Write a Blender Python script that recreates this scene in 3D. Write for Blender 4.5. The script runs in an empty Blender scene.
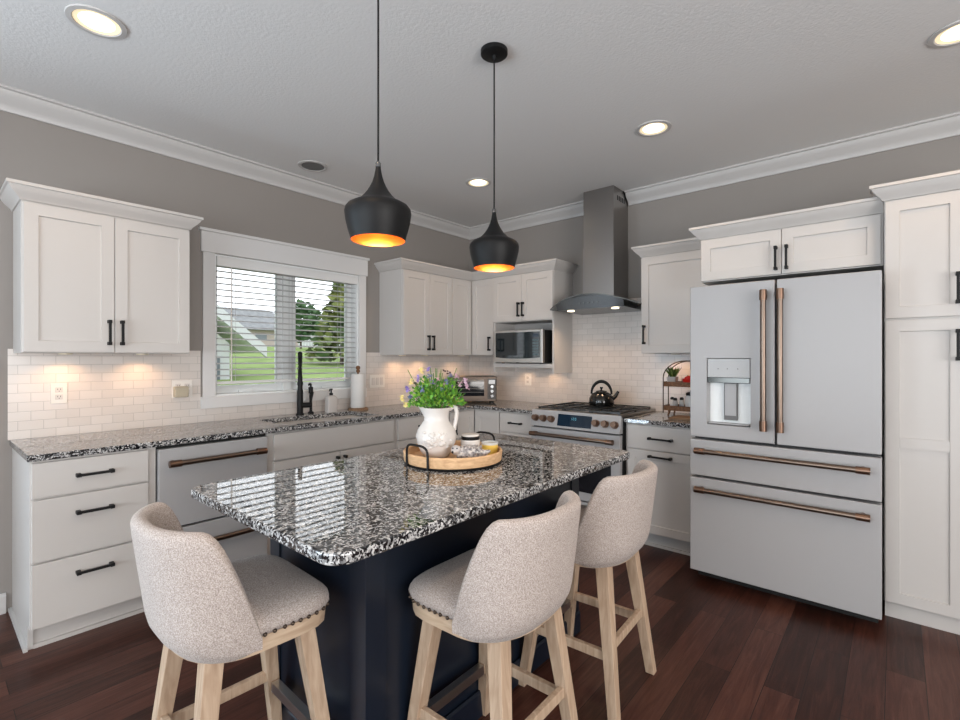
import bpy, bmesh, math, random
from mathutils import Vector, Matrix
random.seed(7)
C = bpy.context.scene.collection
S = bpy.context.scene
PI = math.pi

# ------------------------------------------------------------------ camera, world, lights, exposure
cam = bpy.data.cameras.new('camera')
camo = bpy.data.objects.new('camera', cam); C.objects.link(camo)
camo.location = (-3.991, -3.589, 1.352)
camo.rotation_euler = (PI/2, 0, math.radians(40.695) - PI/2)
cam.sensor_width = 36; cam.lens = 36*483.76/960; cam.shift_y = -2.12/960
cam.clip_start = 0.02; cam.clip_end = 300
S.camera = camo
S.view_settings.view_transform = 'Standard'; S.view_settings.look = 'None'
S.view_settings.gamma = 1; S.view_settings.use_curve_mapping = False
S.view_settings.exposure = -0.1
S.cycles.use_denoising = True
S.cycles.max_bounces = 8; S.cycles.diffuse_bounces = 4; S.cycles.glossy_bounces = 4
S.cycles.transmission_bounces = 6; S.cycles.transparent_max_bounces = 12
S.cycles.caustics_reflective = False; S.cycles.caustics_refractive = False
S.cycles.sample_clamp_indirect = 4

w = bpy.data.worlds.new('sky'); S.world = w; w.use_nodes = True
nt = w.node_tree; bg = nt.nodes['Background']
bg.inputs['Color'].default_value = (0.90, 0.95, 1.0, 1); bg.inputs['Strength'].default_value = 2.4

def area(name, loc, rot, sx, sy, power, col=(1, 1, 1), spread=None):
    l = bpy.data.lights.new(name, 'AREA'); l.shape = 'RECTANGLE'; l.size = sx; l.size_y = sy
    l.energy = power; l.color = col
    if spread: l.spread = spread
    o = bpy.data.objects.new(name, l); C.objects.link(o); o.location = loc; o.rotation_euler = rot
    return o
COOL = (0.86, 0.94, 1.0); NEUT = (1.0, 0.96, 0.92); WARM = (1.0, 0.74, 0.48)
# daylight through the windows of the living side of the room (behind and beside the camera), plus an added cool fill
area('daylight_rear', (-4.4, -7.3, 1.3), (PI/2 + 0.5, 0, 0), 3.8, 1.7, 215, NEUT)
area('cool_side_fill', (-6.1, -0.02, 1.1), (PI/2 + 0.1, 0, PI), 1.7, 1.9, 115, (0.66, 0.84, 1.0))  # added cool side fill standing in for stronger sink window light
area('daylight_side', (-7.3, -2.9, 1.3), (PI/2 + 0.8, 0, -PI/2), 3.4, 1.7, 150, COOL)
sky_portal = area('sink_window_portal', (-2.055, 0.155, 1.58), (-PI/2, 0, 0), 1.19, 0.99, 1, COOL); sky_portal.data.cycles.is_portal = True
def spot(name, loc, power, ang=2.4, col=WARM, rad=0.05):
    l = bpy.data.lights.new(name, 'SPOT'); l.energy = power; l.spot_size = ang; l.spot_blend = 0.7
    l.color = col; l.shadow_soft_size = rad
    o = bpy.data.objects.new(name, l); C.objects.link(o); o.location = loc; return o
def point(name, loc, power, col=WARM, rad=0.03):
    l = bpy.data.lights.new(name, 'POINT'); l.energy = power; l.color = col; l.shadow_soft_size = rad
    o = bpy.data.objects.new(name, l); C.objects.link(o); o.location = loc; return o

# ------------------------------------------------------------------ materials
def mat(name, col, rough=0.5, metal=0.0, spec=0.5, emit=None, es=0.0, coat=0.0, trans=0.0, ior=1.45, alpha=1.0):
    m = bpy.data.materials.new(name); m.use_nodes = True
    b = m.node_tree.nodes['Principled BSDF']
    b.inputs['Base Color'].default_value = (*col, 1); b.inputs['Roughness'].default_value = rough
    b.inputs['Metallic'].default_value = metal; b.inputs['Specular IOR Level'].default_value = spec
    b.inputs['Coat Weight'].default_value = coat; b.inputs['Transmission Weight'].default_value = trans
    b.inputs['IOR'].default_value = ior; b.inputs['Alpha'].default_value = alpha
    if emit: b.inputs['Emission Color'].default_value = (*emit, 1); b.inputs['Emission Strength'].default_value = es
    return m
def N(m, t, **kw):
    n = m.node_tree.nodes.new(t)
    for k, v in kw.items():
        if hasattr(n, k): setattr(n, k, v)
        else: n.inputs[k].default_value = v
    return n
def L(m, a, b): m.node_tree.links.new(a, b)
def B(m): return m.node_tree.nodes['Principled BSDF']
def coords(m, scale=(1, 1, 1), rot=(0, 0, 0)):
    tc = N(m, 'ShaderNodeTexCoord'); mp = N(m, 'ShaderNodeMapping')
    mp.inputs['Scale'].default_value = scale; mp.inputs['Rotation'].default_value = rot
    L(m, tc.outputs['Object'], mp.inputs['Vector']); return mp.outputs['Vector']
def ramp(m, src, stops, interp='LINEAR'):
    r = N(m, 'ShaderNodeValToRGB'); cr = r.color_ramp; cr.interpolation = interp
    while len(cr.elements) < len(stops): cr.elements.new(0.5)
    for e, (p, c) in zip(cr.elements, stops): e.position = p; e.color = (*c, 1)
    L(m, src, r.inputs['Fac']); return r.outputs['Color']
def bump(m, src, strength, dist=0.01):
    b = N(m, 'ShaderNodeBump'); b.inputs['Strength'].default_value = strength; b.inputs['Distance'].default_value = dist
    L(m, src, b.inputs['Height']); L(m, b.outputs['Normal'], B(m).inputs['Normal'])

M = {}
M['wall'] = mat('wall_paint', (0.285, 0.260, 0.241), 0.85, spec=0.2)
M['ceil'] = mat('ceiling_paint', (0.74, 0.735, 0.73), 0.9, spec=0.1)
_n = N(M['ceil'], 'ShaderNodeTexNoise'); _n.inputs['Scale'].default_value = 70; _n.inputs['Detail'].default_value = 3
L(M['ceil'], coords(M['ceil']), _n.inputs['Vector']); bump(M['ceil'], _n.outputs['Fac'], 0.35, 0.004)
M['trim'] = mat('white_trim', (0.52, 0.505, 0.495), 0.4)
M['cab'] = mat('cabinet_white', (0.54, 0.515, 0.495), 0.42)
M['cabin'] = mat('cabinet_inside', (0.30, 0.29, 0.28), 0.6)
M['black'] = mat('black_metal', (0.006, 0.006, 0.0065), 0.5, spec=0.3)
M['bronze'] = mat('brushed_bronze', (0.18, 0.135, 0.108), 0.32, metal=1.0)
M['bronzecap'] = mat('bronze_cap', (0.20, 0.125, 0.09), 0.35, metal=1.0)
M['appl'] = mat('matte_white_appliance', (0.385, 0.38, 0.386), 0.38)
M['gap'] = mat('dark_gasket', (0.01, 0.01, 0.01), 0.7)
M['steel'] = mat('stainless_steel', (0.36, 0.34, 0.325), 0.28, metal=1.0)
_n = N(M['steel'], 'ShaderNodeTexNoise'); _n.inputs['Scale'].default_value = 1
L(M['steel'], coords(M['steel'], (300, 300, 3)), _n.inputs['Vector']); bump(M['steel'], _n.outputs['Fac'], 0.06, 0.002)
M['chrome'] = mat('chrome', (0.22, 0.225, 0.23), 0.2, metal=1.0)
M['dglass'] = mat('dark_glass', (0.008, 0.009, 0.012), 0.05, spec=0.8)
M['navy'] = mat('navy_paint', (0.006, 0.010, 0.019), 0.33)
M['display'] = mat('display_glass', (0.004, 0.008, 0.014), 0.06, emit=(0.01, 0.08, 0.18), es=0.12)
M['screen_text'] = mat('display_digits', (0.1, 0.4, 0.5), 0.4, emit=(0.2, 0.65, 0.85), es=0.5)
M['iron'] = mat('cast_iron', (0.014, 0.014, 0.014), 0.32, spec=0.7)
M['enamel'] = mat('black_enamel', (0.006, 0.006, 0.006), 0.12, spec=0.7)
M['ceramic'] = mat('white_ceramic', (0.64, 0.60, 0.57), 0.25)
M['plastic'] = mat('white_plastic', (0.74, 0.71, 0.67), 0.4)
M['paper'] = mat('paper_towel', (0.64, 0.63, 0.615), 0.95, spec=0.1)
M['lamp'] = mat('lamp_lens', (1, 0.9, 0.7), 0.5, emit=(1.0, 0.86, 0.62), es=5.0)
M['lampcone'] = mat('lamp_baffle', (0.85, 0.78, 0.62), 0.4)
M['bulb'] = mat('bulb_glow', (1, 0.75, 0.35), 0.5, emit=(1.0, 0.55, 0.18), es=5.0)
M['gold'] = mat('gold_leaf_inside', (0.88, 0.36, 0.09), 0.38, metal=1.0)
M['pend'] = mat('pendant_black', (0.005, 0.005, 0.0055), 0.5, spec=0.3)
M['greygrille'] = mat('grey_grille', (0.15, 0.15, 0.15), 0.6)
M['glass'] = mat('clear_glass', (1, 1, 1), 0.0, trans=1.0, ior=1.02)
M['hoodglass'] = mat('tinted_glass', (0.55, 0.60, 0.62), 0.04, trans=0.75, ior=1.3)
M['blind'] = mat('blind_white_shaded', (0.50, 0.505, 0.51), 0.5); M['casing'] = mat('casing_white', (0.66, 0.65, 0.645), 0.4); M['vinyl'] = mat('window_vinyl', (0.80, 0.82, 0.82), 0.4); M['plate'] = mat('footrest_steel', (0.65, 0.64, 0.62), 0.3, metal=1.0); M['valance'] = mat('valance_white', (0.72, 0.72, 0.715), 0.5)  # slat white dimmed for underside shade; vinyl and valance brightened for sky light
M['nail'] = mat('nailhead_bronze', (0.10, 0.075, 0.06), 0.3, metal=1.0)
M['red'] = mat('red_glaze', (0.55, 0.02, 0.015), 0.3)
M['stem'] = mat('plant_green', (0.07, 0.20, 0.02), 0.6)
M['leaf'] = mat('leaf_green', (0.10, 0.30, 0.025), 0.6)
_o = N(M['leaf'], 'ShaderNodeNewGeometry'); L(M['leaf'], ramp(M['leaf'], _o.outputs['Random Per Island'], [(0, (0.03, 0.15, 0.015)), (0.5, (0.11, 0.32, 0.03)), (1, (0.27, 0.46, 0.05))]), B(M['leaf']).inputs['Base Color'])
M['petal_v'] = mat('petal_violet', (0.30, 0.22, 0.55), 0.7)
M['petal_b'] = mat('petal_blue', (0.24, 0.28, 0.48), 0.7)
M['petal_p'] = mat('petal_pink', (0.62, 0.42, 0.52), 0.7)
M['petal_y'] = mat('petal_cream', (0.78, 0.68, 0.30), 0.7)
M['dry'] = mat('dark_bud', (0.06, 0.04, 0.04), 0.7)
M['candle_y'] = mat('yellow_wax', (0.72, 0.50, 0.10), 0.3, trans=0.0)
M['potgrey'] = mat('grey_pot', (0.38, 0.36, 0.34), 0.7)
M['jarglass'] = mat('jar_glass', (0.75, 0.77, 0.78), 0.1, alpha=0.6)
M['sinkm'] = mat('black_composite', (0.015, 0.015, 0.016), 0.45)
M['toaster'] = mat('toaster_bronze', (0.11, 0.085, 0.07), 0.35, metal=0.9)

def granite():
    m = mat('granite', (0.3, 0.3, 0.3), 0.022, spec=1.0)
    v = coords(m)
    n1 = N(m, 'ShaderNodeTexNoise'); n1.inputs['Scale'].default_value = 60; n1.inputs['Detail'].default_value = 2
    L(m, v, n1.inputs['Vector'])
    mixv = N(m, 'ShaderNodeMix', data_type='VECTOR'); mixv.inputs['Factor'].default_value = 0.012
    add = N(m, 'ShaderNodeVectorMath', operation='MULTIPLY_ADD')
    add.inputs[1].default_value = (0.014, 0.014, 0.014); L(m, n1.outputs['Color'], add.inputs[0]); L(m, v, add.inputs[2])
    vo = N(m, 'ShaderNodeTexVoronoi'); vo.inputs['Scale'].default_value = 155; L(m, add.outputs['Vector'], vo.inputs['Vector'])
    sx = N(m, 'ShaderNodeSeparateColor'); L(m, vo.outputs['Color'], sx.inputs['Color'])
    n2 = N(m, 'ShaderNodeTexNoise'); n2.inputs['Scale'].default_value = 22; n2.inputs['Detail'].default_value = 3; L(m, v, n2.inputs['Vector'])
    ma = N(m, 'ShaderNodeMath', operation='MULTIPLY_ADD'); ma.inputs[1].default_value = 0.9
    L(m, n2.outputs['Fac'], ma.inputs[0]); 
    sub = N(m, 'ShaderNodeMath', operation='ADD'); sub.inputs[1].default_value = -0.45
    L(m, sx.outputs['Red'], sub.inputs[0]); L(m, sub.outputs[0], ma.inputs[2])
    col = ramp(m, ma.outputs[0], [(0.0, (0.006, 0.006, 0.007)), (0.29, (0.012, 0.012, 0.014)), (0.37, (0.06, 0.061, 0.065)), (0.50, (0.16, 0.16, 0.165)), (0.64, (0.33, 0.328, 0.33)), (0.9, (0.56, 0.555, 0.55))])
    vo2 = N(m, 'ShaderNodeTexVoronoi'); vo2.inputs['Scale'].default_value = 260; L(m, add.outputs['Vector'], vo2.inputs['Vector'])
    s2 = N(m, 'ShaderNodeSeparateColor'); L(m, vo2.outputs['Color'], s2.inputs['Color'])
    gt = N(m, 'ShaderNodeMath', operation='GREATER_THAN'); gt.inputs[1].default_value = 0.84; L(m, s2.outputs['Green'], gt.inputs[0])
    mx = N(m, 'ShaderNodeMix', data_type='RGBA'); mx.inputs[7].default_value = (0.012, 0.012, 0.014, 1)
    L(m, gt.outputs[0], mx.inputs[0]); L(m, col, mx.inputs[6]); L(m, mx.outputs[2], B(m).inputs['Base Color'])
    return m
M['granite'] = granite()

def tile(name, swap):
    m = mat(name, (0.7, 0.66, 0.62), 0.22)
    tc = N(m, 'ShaderNodeTexCoord'); sp = N(m, 'ShaderNodeSeparateXYZ'); cb = N(m, 'ShaderNodeCombineXYZ')
    L(m, tc.outputs['Object'], sp.inputs[0]); L(m, sp.outputs['Y' if swap else 'X'], cb.inputs[0]); L(m, sp.outputs['Z'], cb.inputs[1])
    b = N(m, 'ShaderNodeTexBrick'); b.offset = 0.5
    for k, v in (('Scale', 1.0), ('Brick Width', 0.104), ('Row Height', 0.0505), ('Mortar Size', 0.0016), ('Mortar Smooth', 0.3)): b.inputs[k].default_value = v
    b.inputs['Color1'].default_value = (0.68, 0.625, 0.585, 1); b.inputs['Color2'].default_value = (0.63, 0.575, 0.535, 1); b.inputs['Mortar'].default_value = (0.50, 0.46, 0.43, 1)
    L(m, cb.outputs[0], b.inputs['Vector']); L(m, b.outputs['Color'], B(m).inputs['Base Color'])
    inv = N(m, 'ShaderNodeMath', operation='SUBTRACT'); inv.inputs[0].default_value = 1; L(m, b.outputs['Fac'], inv.inputs[1])
    bump(m, inv.outputs[0], 0.5, 0.002); return m
M['tileW'] = tile('subway_tile_a', False); M['tileR'] = tile('subway_tile_b', True)

def floor_mat():
    m = mat('dark_hardwood', (0.05, 0.02, 0.015), 0.34, spec=0.3)
    v = coords(m)
    b = N(m, 'ShaderNodeTexBrick'); b.offset = 0.37; b.squash = 1
    for k, x in (('Scale', 1.0), ('Brick Width', 1.25), ('Row Height', 0.127), ('Mortar Size', 0.0014), ('Mortar Smooth', 0.1)): b.inputs[k].default_value = x
    b.inputs['Color1'].default_value = (0, 0, 0, 1); b.inputs['Color2'].default_value = (1, 1, 1, 1); b.inputs['Mortar'].default_value = (0.5, 0.5, 0.5, 1)
    L(m, v, b.inputs['Vector'])
    bw = N(m, 'ShaderNodeRGBToBW'); L(m, b.outputs['Color'], bw.inputs[0])
    off = N(m, 'ShaderNodeVectorMath', operation='MULTIPLY_ADD'); off.inputs[1].default_value = (7, 3, 5); L(m, b.outputs['Color'], off.inputs[0]); L(m, v, off.inputs[2])
    mp = N(m, 'ShaderNodeMapping'); mp.inputs['Scale'].default_value = (2.0, 26, 1); L(m, off.outputs[0], mp.inputs['Vector'])
    n = N(m, 'ShaderNodeTexNoise'); n.inputs['Scale'].default_value = 1.6; n.inputs['Detail'].default_value = 7; n.inputs['Roughness'].default_value = 0.65; n.inputs['Distortion'].default_value = 1.1
    L(m, mp.outputs[0], n.inputs['Vector'])
    ma = N(m, 'ShaderNodeMath', operation='MULTIPLY_ADD'); ma.inputs[1].default_value = 0.42; L(m, bw.outputs[0], ma.inputs[0]); 
    mb = N(m, 'ShaderNodeMath', operation='MULTIPLY_ADD'); mb.inputs[1].default_value = 1.0; mb.inputs[2].default_value = -0.20; L(m, n.outputs['Fac'], mb.inputs[0]); L(m, mb.outputs[0], ma.inputs[2])
    col = ramp(m, ma.outputs[0], [(0.0, (0.009, 0.0032, 0.0022)), (0.35, (0.031, 0.0098, 0.0062)), (0.6, (0.064, 0.0215, 0.0145)), (1.0, (0.125, 0.052, 0.035))])
    mx = N(m, 'ShaderNodeMix', data_type='RGBA'); mx.inputs[7].default_value = (0.006, 0.003, 0.002, 1)
    L(m, b.outputs['Fac'], mx.inputs[0]); L(m, col, mx.inputs[6]); L(m, mx.outputs[2], B(m).inputs['Base Color'])
    bump(m, n.outputs['Fac'], 0.12, 0.004); return m
M['floor'] = floor_mat()

def fabric():
    m = mat('oatmeal_linen', (0.5, 0.45, 0.42), 0.95, spec=0.1)
    v = coords(m)
    n = N(m, 'ShaderNodeTexNoise'); n.inputs['Scale'].default_value = 330; n.inputs['Detail'].default_value = 2; L(m, v, n.inputs['Vector'])
    col = ramp(m, n.outputs['Fac'], [(0.30, (0.25, 0.205, 0.185)), (0.5, (0.40, 0.345, 0.315)), (0.72, (0.57, 0.505, 0.47))])
    L(m, col, B(m).inputs['Base Color']); B(m).inputs['Sheen Weight'].default_value = 0.15
    bump(m, n.outputs['Fac'], 0.25, 0.002); return m
M['fabric'] = fabric()
def wood(name, c0, c1, scale, rough=0.55):
    m = mat(name, c1, rough, spec=0.3)
    n = N(m, 'ShaderNodeTexNoise'); n.inputs['Scale'].default_value = 1; n.inputs['Detail'].default_value = 5; n.inputs['Distortion'].default_value = 0.6
    L(m, coords(m, scale), n.inputs['Vector']); L(m, ramp(m, n.outputs['Fac'], [(0.3, c0), (0.7, c1)]), B(m).inputs['Base Color']); return m
M['oak'] = wood('pale_oak', (0.36, 0.245, 0.165), (0.53, 0.40, 0.29), (60, 60, 5))
M['oakband'] = wood('pale_oak_band', (0.40, 0.28, 0.19), (0.56, 0.43, 0.31), (8, 60, 60))
M['traywood'] = wood('tray_wood', (0.50, 0.30, 0.16), (0.68, 0.45, 0.26), (30, 30, 90))
M['stand'] = wood('walnut', (0.10, 0.045, 0.02), (0.20, 0.10, 0.05), (20, 60, 60))
M['board'] = wood('cutting_board', (0.17, 0.10, 0.055), (0.28, 0.17, 0.10), (60, 15, 30))
def noise_mat(name, c0, c1, scale, rough=0.8):
    m = mat(name, c1, rough, spec=0.2); n = N(m, 'ShaderNodeTexNoise'); n.inputs['Scale'].default_value = scale; n.inputs['Detail'].default_value = 4
    L(m, coords(m), n.inputs['Vector']); L(m, ramp(m, n.outputs['Fac'], [(0.35, c0), (0.65, c1)]), B(m).inputs['Base Color']); return m
M['lawn'] = noise_mat('lawn_grass', (0.15, 0.215, 0.065), (0.22, 0.30, 0.10), 1.5, 0.95)
M['sidingw'] = mat('white_siding', (0.58, 0.59, 0.60), 0.7)
M['gable'] = mat('grey_siding', (0.62, 0.62, 0.61), 0.8)
M['shingle'] = noise_mat('roof_shingle', (0.19, 0.195, 0.20), (0.26, 0.265, 0.27), 4)
M['house'] = mat('pale_siding', (0.48, 0.40, 0.37), 0.8)
M['tree'] = noise_mat('tree_leaf', (0.05, 0.105, 0.045), (0.11, 0.18, 0.085), 1.3)
M['tree2'] = noise_mat('conifer_needle', (0.09, 0.15, 0.065), (0.27, 0.28, 0.09), 1.1)
M['bark'] = mat('bark', (0.10, 0.07, 0.05), 0.9)
M['speck'] = noise_mat('speckled_glaze', (0.16, 0.15, 0.16), (0.62, 0.58, 0.55), 90, 0.4)

# ------------------------------------------------------------------ mesh helpers
ORG = {}
def BM(): return bmesh.new()
def obj(name, bm, m, parent=None, smooth=None, bevel=0.0, bseg=2, recalc=True):
    """bm is in world coordinates; the object gets its parent's origin."""
    if recalc: bmesh.ops.recalc_face_normals(bm, faces=bm.faces)
    o0 = ORG.get(parent.name, Vector()) if parent else None
    if parent is None:
        xs = [v.co for v in bm.verts]
        lo = Vector([min(c[i] for c in xs) for i in range(3)]); hi = Vector([max(c[i] for c in xs) for i in range(3)])
        o0 = Vector(((lo.x + hi.x)/2, (lo.y + hi.y)/2, lo.z))
    if parent is None and m in (M['tileW'], M['tileR'], M['floor'], M['granite']): o0 = Vector()
    for v in bm.verts: v.co -= o0
    me = bpy.data.meshes.new(name); bm.to_mesh(me); bm.free()
    me.materials.append(m)
    o = bpy.data.objects.new(name, me); C.objects.link(o)
    if parent: o.parent = parent
    else: o.location = o0
    ORG[o.name] = o0
    if smooth is not None:
        for p in me.polygons: p.use_smooth = True
        try: me.set_sharp_from_angle(angle=math.radians(smooth))
        except Exception: pass
    if bevel:
        b = o.modifiers.new('bevel', 'BEVEL'); b.width = bevel; b.segments = bseg; b.limit_method = 'ANGLE'; b.angle_limit = math.radians(40)
        b.harden_normals = False
    return o
def thing(name, loc, label, cat, group=None):
    o = bpy.data.objects.new(name, None); C.objects.link(o); o.location = loc; o.empty_display_size = 0.1
    ORG[o.name] = Vector(loc); o['label'] = label; o['category'] = cat
    if group: o['group'] = group
    return o
def tag(o, label, cat, group=None, kind=None):
    o['label'] = label; o['category'] = cat
    if group: o['group'] = group
    if kind: o['kind'] = kind
    return o
def struct(o, label=None, cat=None):
    o['kind'] = 'structure'
    if label: o['label'] = label
    if cat: o['category'] = cat
    return o
def box(bm, x0, x1, y0, y1, z0, z1):
    x0, x1 = sorted((x0, x1)); y0, y1 = sorted((y0, y1)); z0, z1 = sorted((z0, z1))
    v = [bm.verts.new((x, y, z)) for z in (z0, z1) for y in (y0, y1) for x in (x0, x1)]
    for f in ((0, 1, 3, 2), (4, 6, 7, 5), (0, 4, 5, 1), (2, 3, 7, 6), (0, 2, 6, 4), (1, 5, 7, 3)): bm.faces.new([v[i] for i in f])
    return bm
# wall frames: u runs along the wall, d out from the wall into the room
def FW(u, d, z): return (u, -d, z)          # window wall
def FR(u, d, z): return (-d, -u, z)         # refrigerator wall
def fbox(bm, F, u0, u1, d0, d1, z0, z1):
    a = F(u0, d0, z0); b = F(u1, d1, z1); return box(bm, a[0], b[0], a[1], b[1], a[2], b[2])
def ring_faces(bm, a, b):
    n = len(a)
    for i in range(n): bm.faces.new((a[i], a[(i+1) % n], b[(i+1) % n], b[i]))
def loft(bm, rings, cap=True, closed=True):
    rs = [[bm.verts.new(p) for p in r] for r in rings]
    for a, b in zip(rs, rs[1:]):
        n = len(a)
        for i in range(n if closed else n - 1): bm.faces.new((a[i], a[(i+1) % n], b[(i+1) % n], b[i]))
    if cap: bm.faces.new(rs[0][::-1]); bm.faces.new(rs[-1])
    return rs
def lathe(bm, prof, c=(0, 0, 0), seg=32, sx=1, sy=1, cap0=True, cap1=True):
    rs = []
    for r, z in prof:
        rs.append([(c[0] + sx*r*math.cos(2*PI*i/seg), c[1] + sy*r*math.sin(2*PI*i/seg), c[2] + z) for i in range(seg)])
    vs = [[bm.verts.new(p) for p in r] for r in rs]
    for a, b in zip(vs, vs[1:]): ring_faces(bm, a, b)
    if cap0: bm.faces.new(vs[0][::-1])
    if cap1: bm.faces.new(vs[-1])
    return bm
def basis(d):
    d = Vector(d).normalized(); a = Vector((0, 0, 1)) if abs(d.z) < 0.9 else Vector((1, 0, 0))
    u = d.cross(a).normalized(); return d, u, d.cross(u).normalized()
def cyl(bm, p0, p1, r0, r1=None, seg=16):
    r1 = r0 if r1 is None else r1; p0 = Vector(p0); p1 = Vector(p1); d, u, v = basis(p1 - p0)
    loft(bm, [[p + (u*math.cos(2*PI*i/seg) + v*math.sin(2*PI*i/seg))*r for i in range(seg)] for p, r in ((p0, r0), (p1, r1))]); return bm
def tube(bm, pts, r, seg=8, closed=False):
    pts = [Vector(p) for p in pts]; n = len(pts); rings = []; prev = None
    for i, p in enumerate(pts):
        a = pts[(i-1) % n] if (i > 0 or closed) else p; b = pts[(i+1) % n] if (i < n-1 or closed) else p
        d = (b - a).normalized()
        if prev is None: _, u, _ = basis(d)
        else: u = (prev - d*prev.dot(d)).normalized()
        prev = u; v = d.cross(u); rr = r[i] if isinstance(r, (list, tuple)) else r
        rings.append([p + (u*math.cos(2*PI*k/seg) + v*math.sin(2*PI*k/seg))*rr for k in range(seg)])
    vs = [[bm.verts.new(q) for q in g] for g in rings]
    for a, b in zip(vs, vs[1:]): ring_faces(bm, a, b)
    if closed: ring_faces(bm, vs[-1], vs[0])
    else: bm.faces.new(vs[0][::-1]); bm.faces.new(vs[-1])
    return bm
def sphere(bm, c, r, s=(1, 1, 1), u=16, v=10):
    bmesh.ops.create_uvsphere(bm, u_segments=u, v_segments=v, radius=1, matrix=Matrix.Translation(c) @ Matrix.Diagonal((r*s[0], r*s[1], r*s[2], 1))); return bm
def prism(bm, poly, z0, z1):
    a = [bm.verts.new((x, y, z0)) for x, y in poly]; b = [bm.verts.new((x, y, z1)) for x, y in poly]
    ring_faces(bm, a, b); bm.faces.new(a[::-1]); bm.faces.new(b); return bm
def molding(bm, path, prof, side=1):
    """Profile [(out, z)] swept along a 2D path with mitred corners; out is to the right of the path when side=1."""
    P = [Vector(p) for p in path]; rings = []
    for i, p in enumerate(P):
        ns = []
        for a, b in ((i-1, i), (i, i+1)):
            if a < 0 or b >= len(P): continue
            t = (P[b] - P[a]).normalized(); ns.append(Vector((t.y, -t.x))*side)
        m = ns[0] if len(ns) == 1 else (ns[0] + ns[1])/(1 + ns[0].dot(ns[1]))
        rings.append([(p.x + m.x*o, p.y + m.y*o, z) for o, z in prof])
    loft(bm, rings); return bm
def round_rect(x0, x1, y0, y1, r, seg=6):
    pts = []
    for cx, cy, a0 in ((x1-r, y1-r, 0), (x0+r, y1-r, PI/2), (x0+r, y0+r, PI), (x1-r, y0+r, 3*PI/2)):
        for i in range(seg+1):
            a = a0 + PI/2*i/seg; pts.append((cx + r*math.cos(a), cy + r*math.sin(a)))
    return pts

# ------------------------------------------------------------------ room shell
ZC = 2.765; X0 = -7.5; Y0 = -7.5; WT = 0.16
OX0, OX1, OZ0, OZ1 = -2.648, -1.462, 1.085, 2.075
bm = BM(); box(bm, X0, 0, Y0, 0, -0.1, 0); struct(obj('floor', bm, M['floor']), 'dark reddish brown hardwood plank floor', 'floor')
bm = BM(); box(bm, X0-WT, WT, Y0-WT, WT, ZC, ZC+0.12); struct(obj('ceiling', bm, M['ceil']), 'flat textured pale grey ceiling', 'ceiling')
bm = BM()
box(bm, X0-WT, -7.0, 0, WT, 0, ZC); box(bm, -7.0, -5.2, 0, WT, 2.1, ZC); box(bm, -5.2, OX0, 0, WT, 0, ZC); box(bm, OX1, WT, 0, WT, 0, ZC); box(bm, OX0, OX1, 0, WT, 0, OZ0); box(bm, OX0, OX1, 0, WT, OZ1, ZC)
struct(obj('wall_left', bm, M['wall']), 'grey painted wall with the sink window', 'wall')
bm = BM(); box(bm, 0, WT, Y0-WT, 0, 0, ZC); struct(obj('wall_right', bm, M['wall']), 'grey painted wall behind the range and refrigerator', 'wall')
# rear walls, each with a wide window opening that lets the daylight in
bm = BM(); box(bm, X0-WT, -6.3, Y0-WT, Y0, 0, ZC); box(bm, -2.5, WT, Y0-WT, Y0, 0, ZC); box(bm, -6.3, -2.5, Y0-WT, Y0, 0, 0.5); box(bm, -6.3, -2.5, Y0-WT, Y0, 2.45, ZC)
struct(obj('wall_rear', bm, M['wall']))
bm = BM(); box(bm, X0-WT, X0, Y0, -4.7, 0, ZC); box(bm, X0-WT, X0, -1.1, 0, 0, ZC); box(bm, X0-WT, X0, -4.7, -1.1, 0, 0.5); box(bm, X0-WT, X0, -4.7, -1.1, 2.4, ZC)
struct(obj('wall_side', bm, M['wall']))
# tile backsplash
bm = BM(); box(bm, -3.678, OX0-0.09, -0.009, 0, 0.914, 1.40); box(bm, OX1+0.08, 0, -0.009, 0, 0.914, 1.40); box(bm, OX0-0.09, OX1+0.08, -0.009, 0, 0.914, 1.02)
struct(obj('wall_left_backsplash', bm, M['tileW']), 'white subway tile backsplash under the sink window', 'backsplash')
bm = BM(); box(bm, -0.009, 0, -2.62, -0.009, 0.914, 1.40); box(bm, -0.009, 0, -2.09, -1.30, 1.40, 1.86)
struct(obj('wall_right_backsplash', bm, M['tileR']), 'white subway tile backsplash behind the range', 'backsplash')
# ceiling crown: profile (out, z)
CR = [(0, ZC-0.105), (0.012, ZC-0.105), (0.016, ZC-0.085), (0.03, ZC-0.07), (0.055, ZC-0.05), (0.07, ZC-0.03), (0.075, ZC-0.015), (0.092, ZC-0.012), (0.092, ZC), (0, ZC)]
bm = BM(); molding(bm, [(X0, 0), (0, 0), (0, -1.56)], CR); struct(obj('trim_1', bm, M['trim'], smooth=35), 'white crown molding along the ceiling up to the range hood', 'crown molding')
bm = BM(); molding(bm, [(0, -1.848), (0, Y0)], CR); struct(obj('trim_2', bm, M['trim'], smooth=35), 'white crown molding along the ceiling past the range hood', 'crown molding')
BBP = [(0, 0), (0.016, 0), (0.016, 0.09), (0.008, 0.105), (0, 0.105)]
bm = BM(); molding(bm, [(-5.2, 0), (-3.685, 0)], BBP); struct(obj('baseboard_left', bm, M['trim']), 'white baseboard beside the drawer cabinet', 'baseboard')
bm = BM(); molding(bm, [(0, -4.25), (0, Y0)], BBP); struct(obj('baseboard_right', bm, M['trim']))

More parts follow.
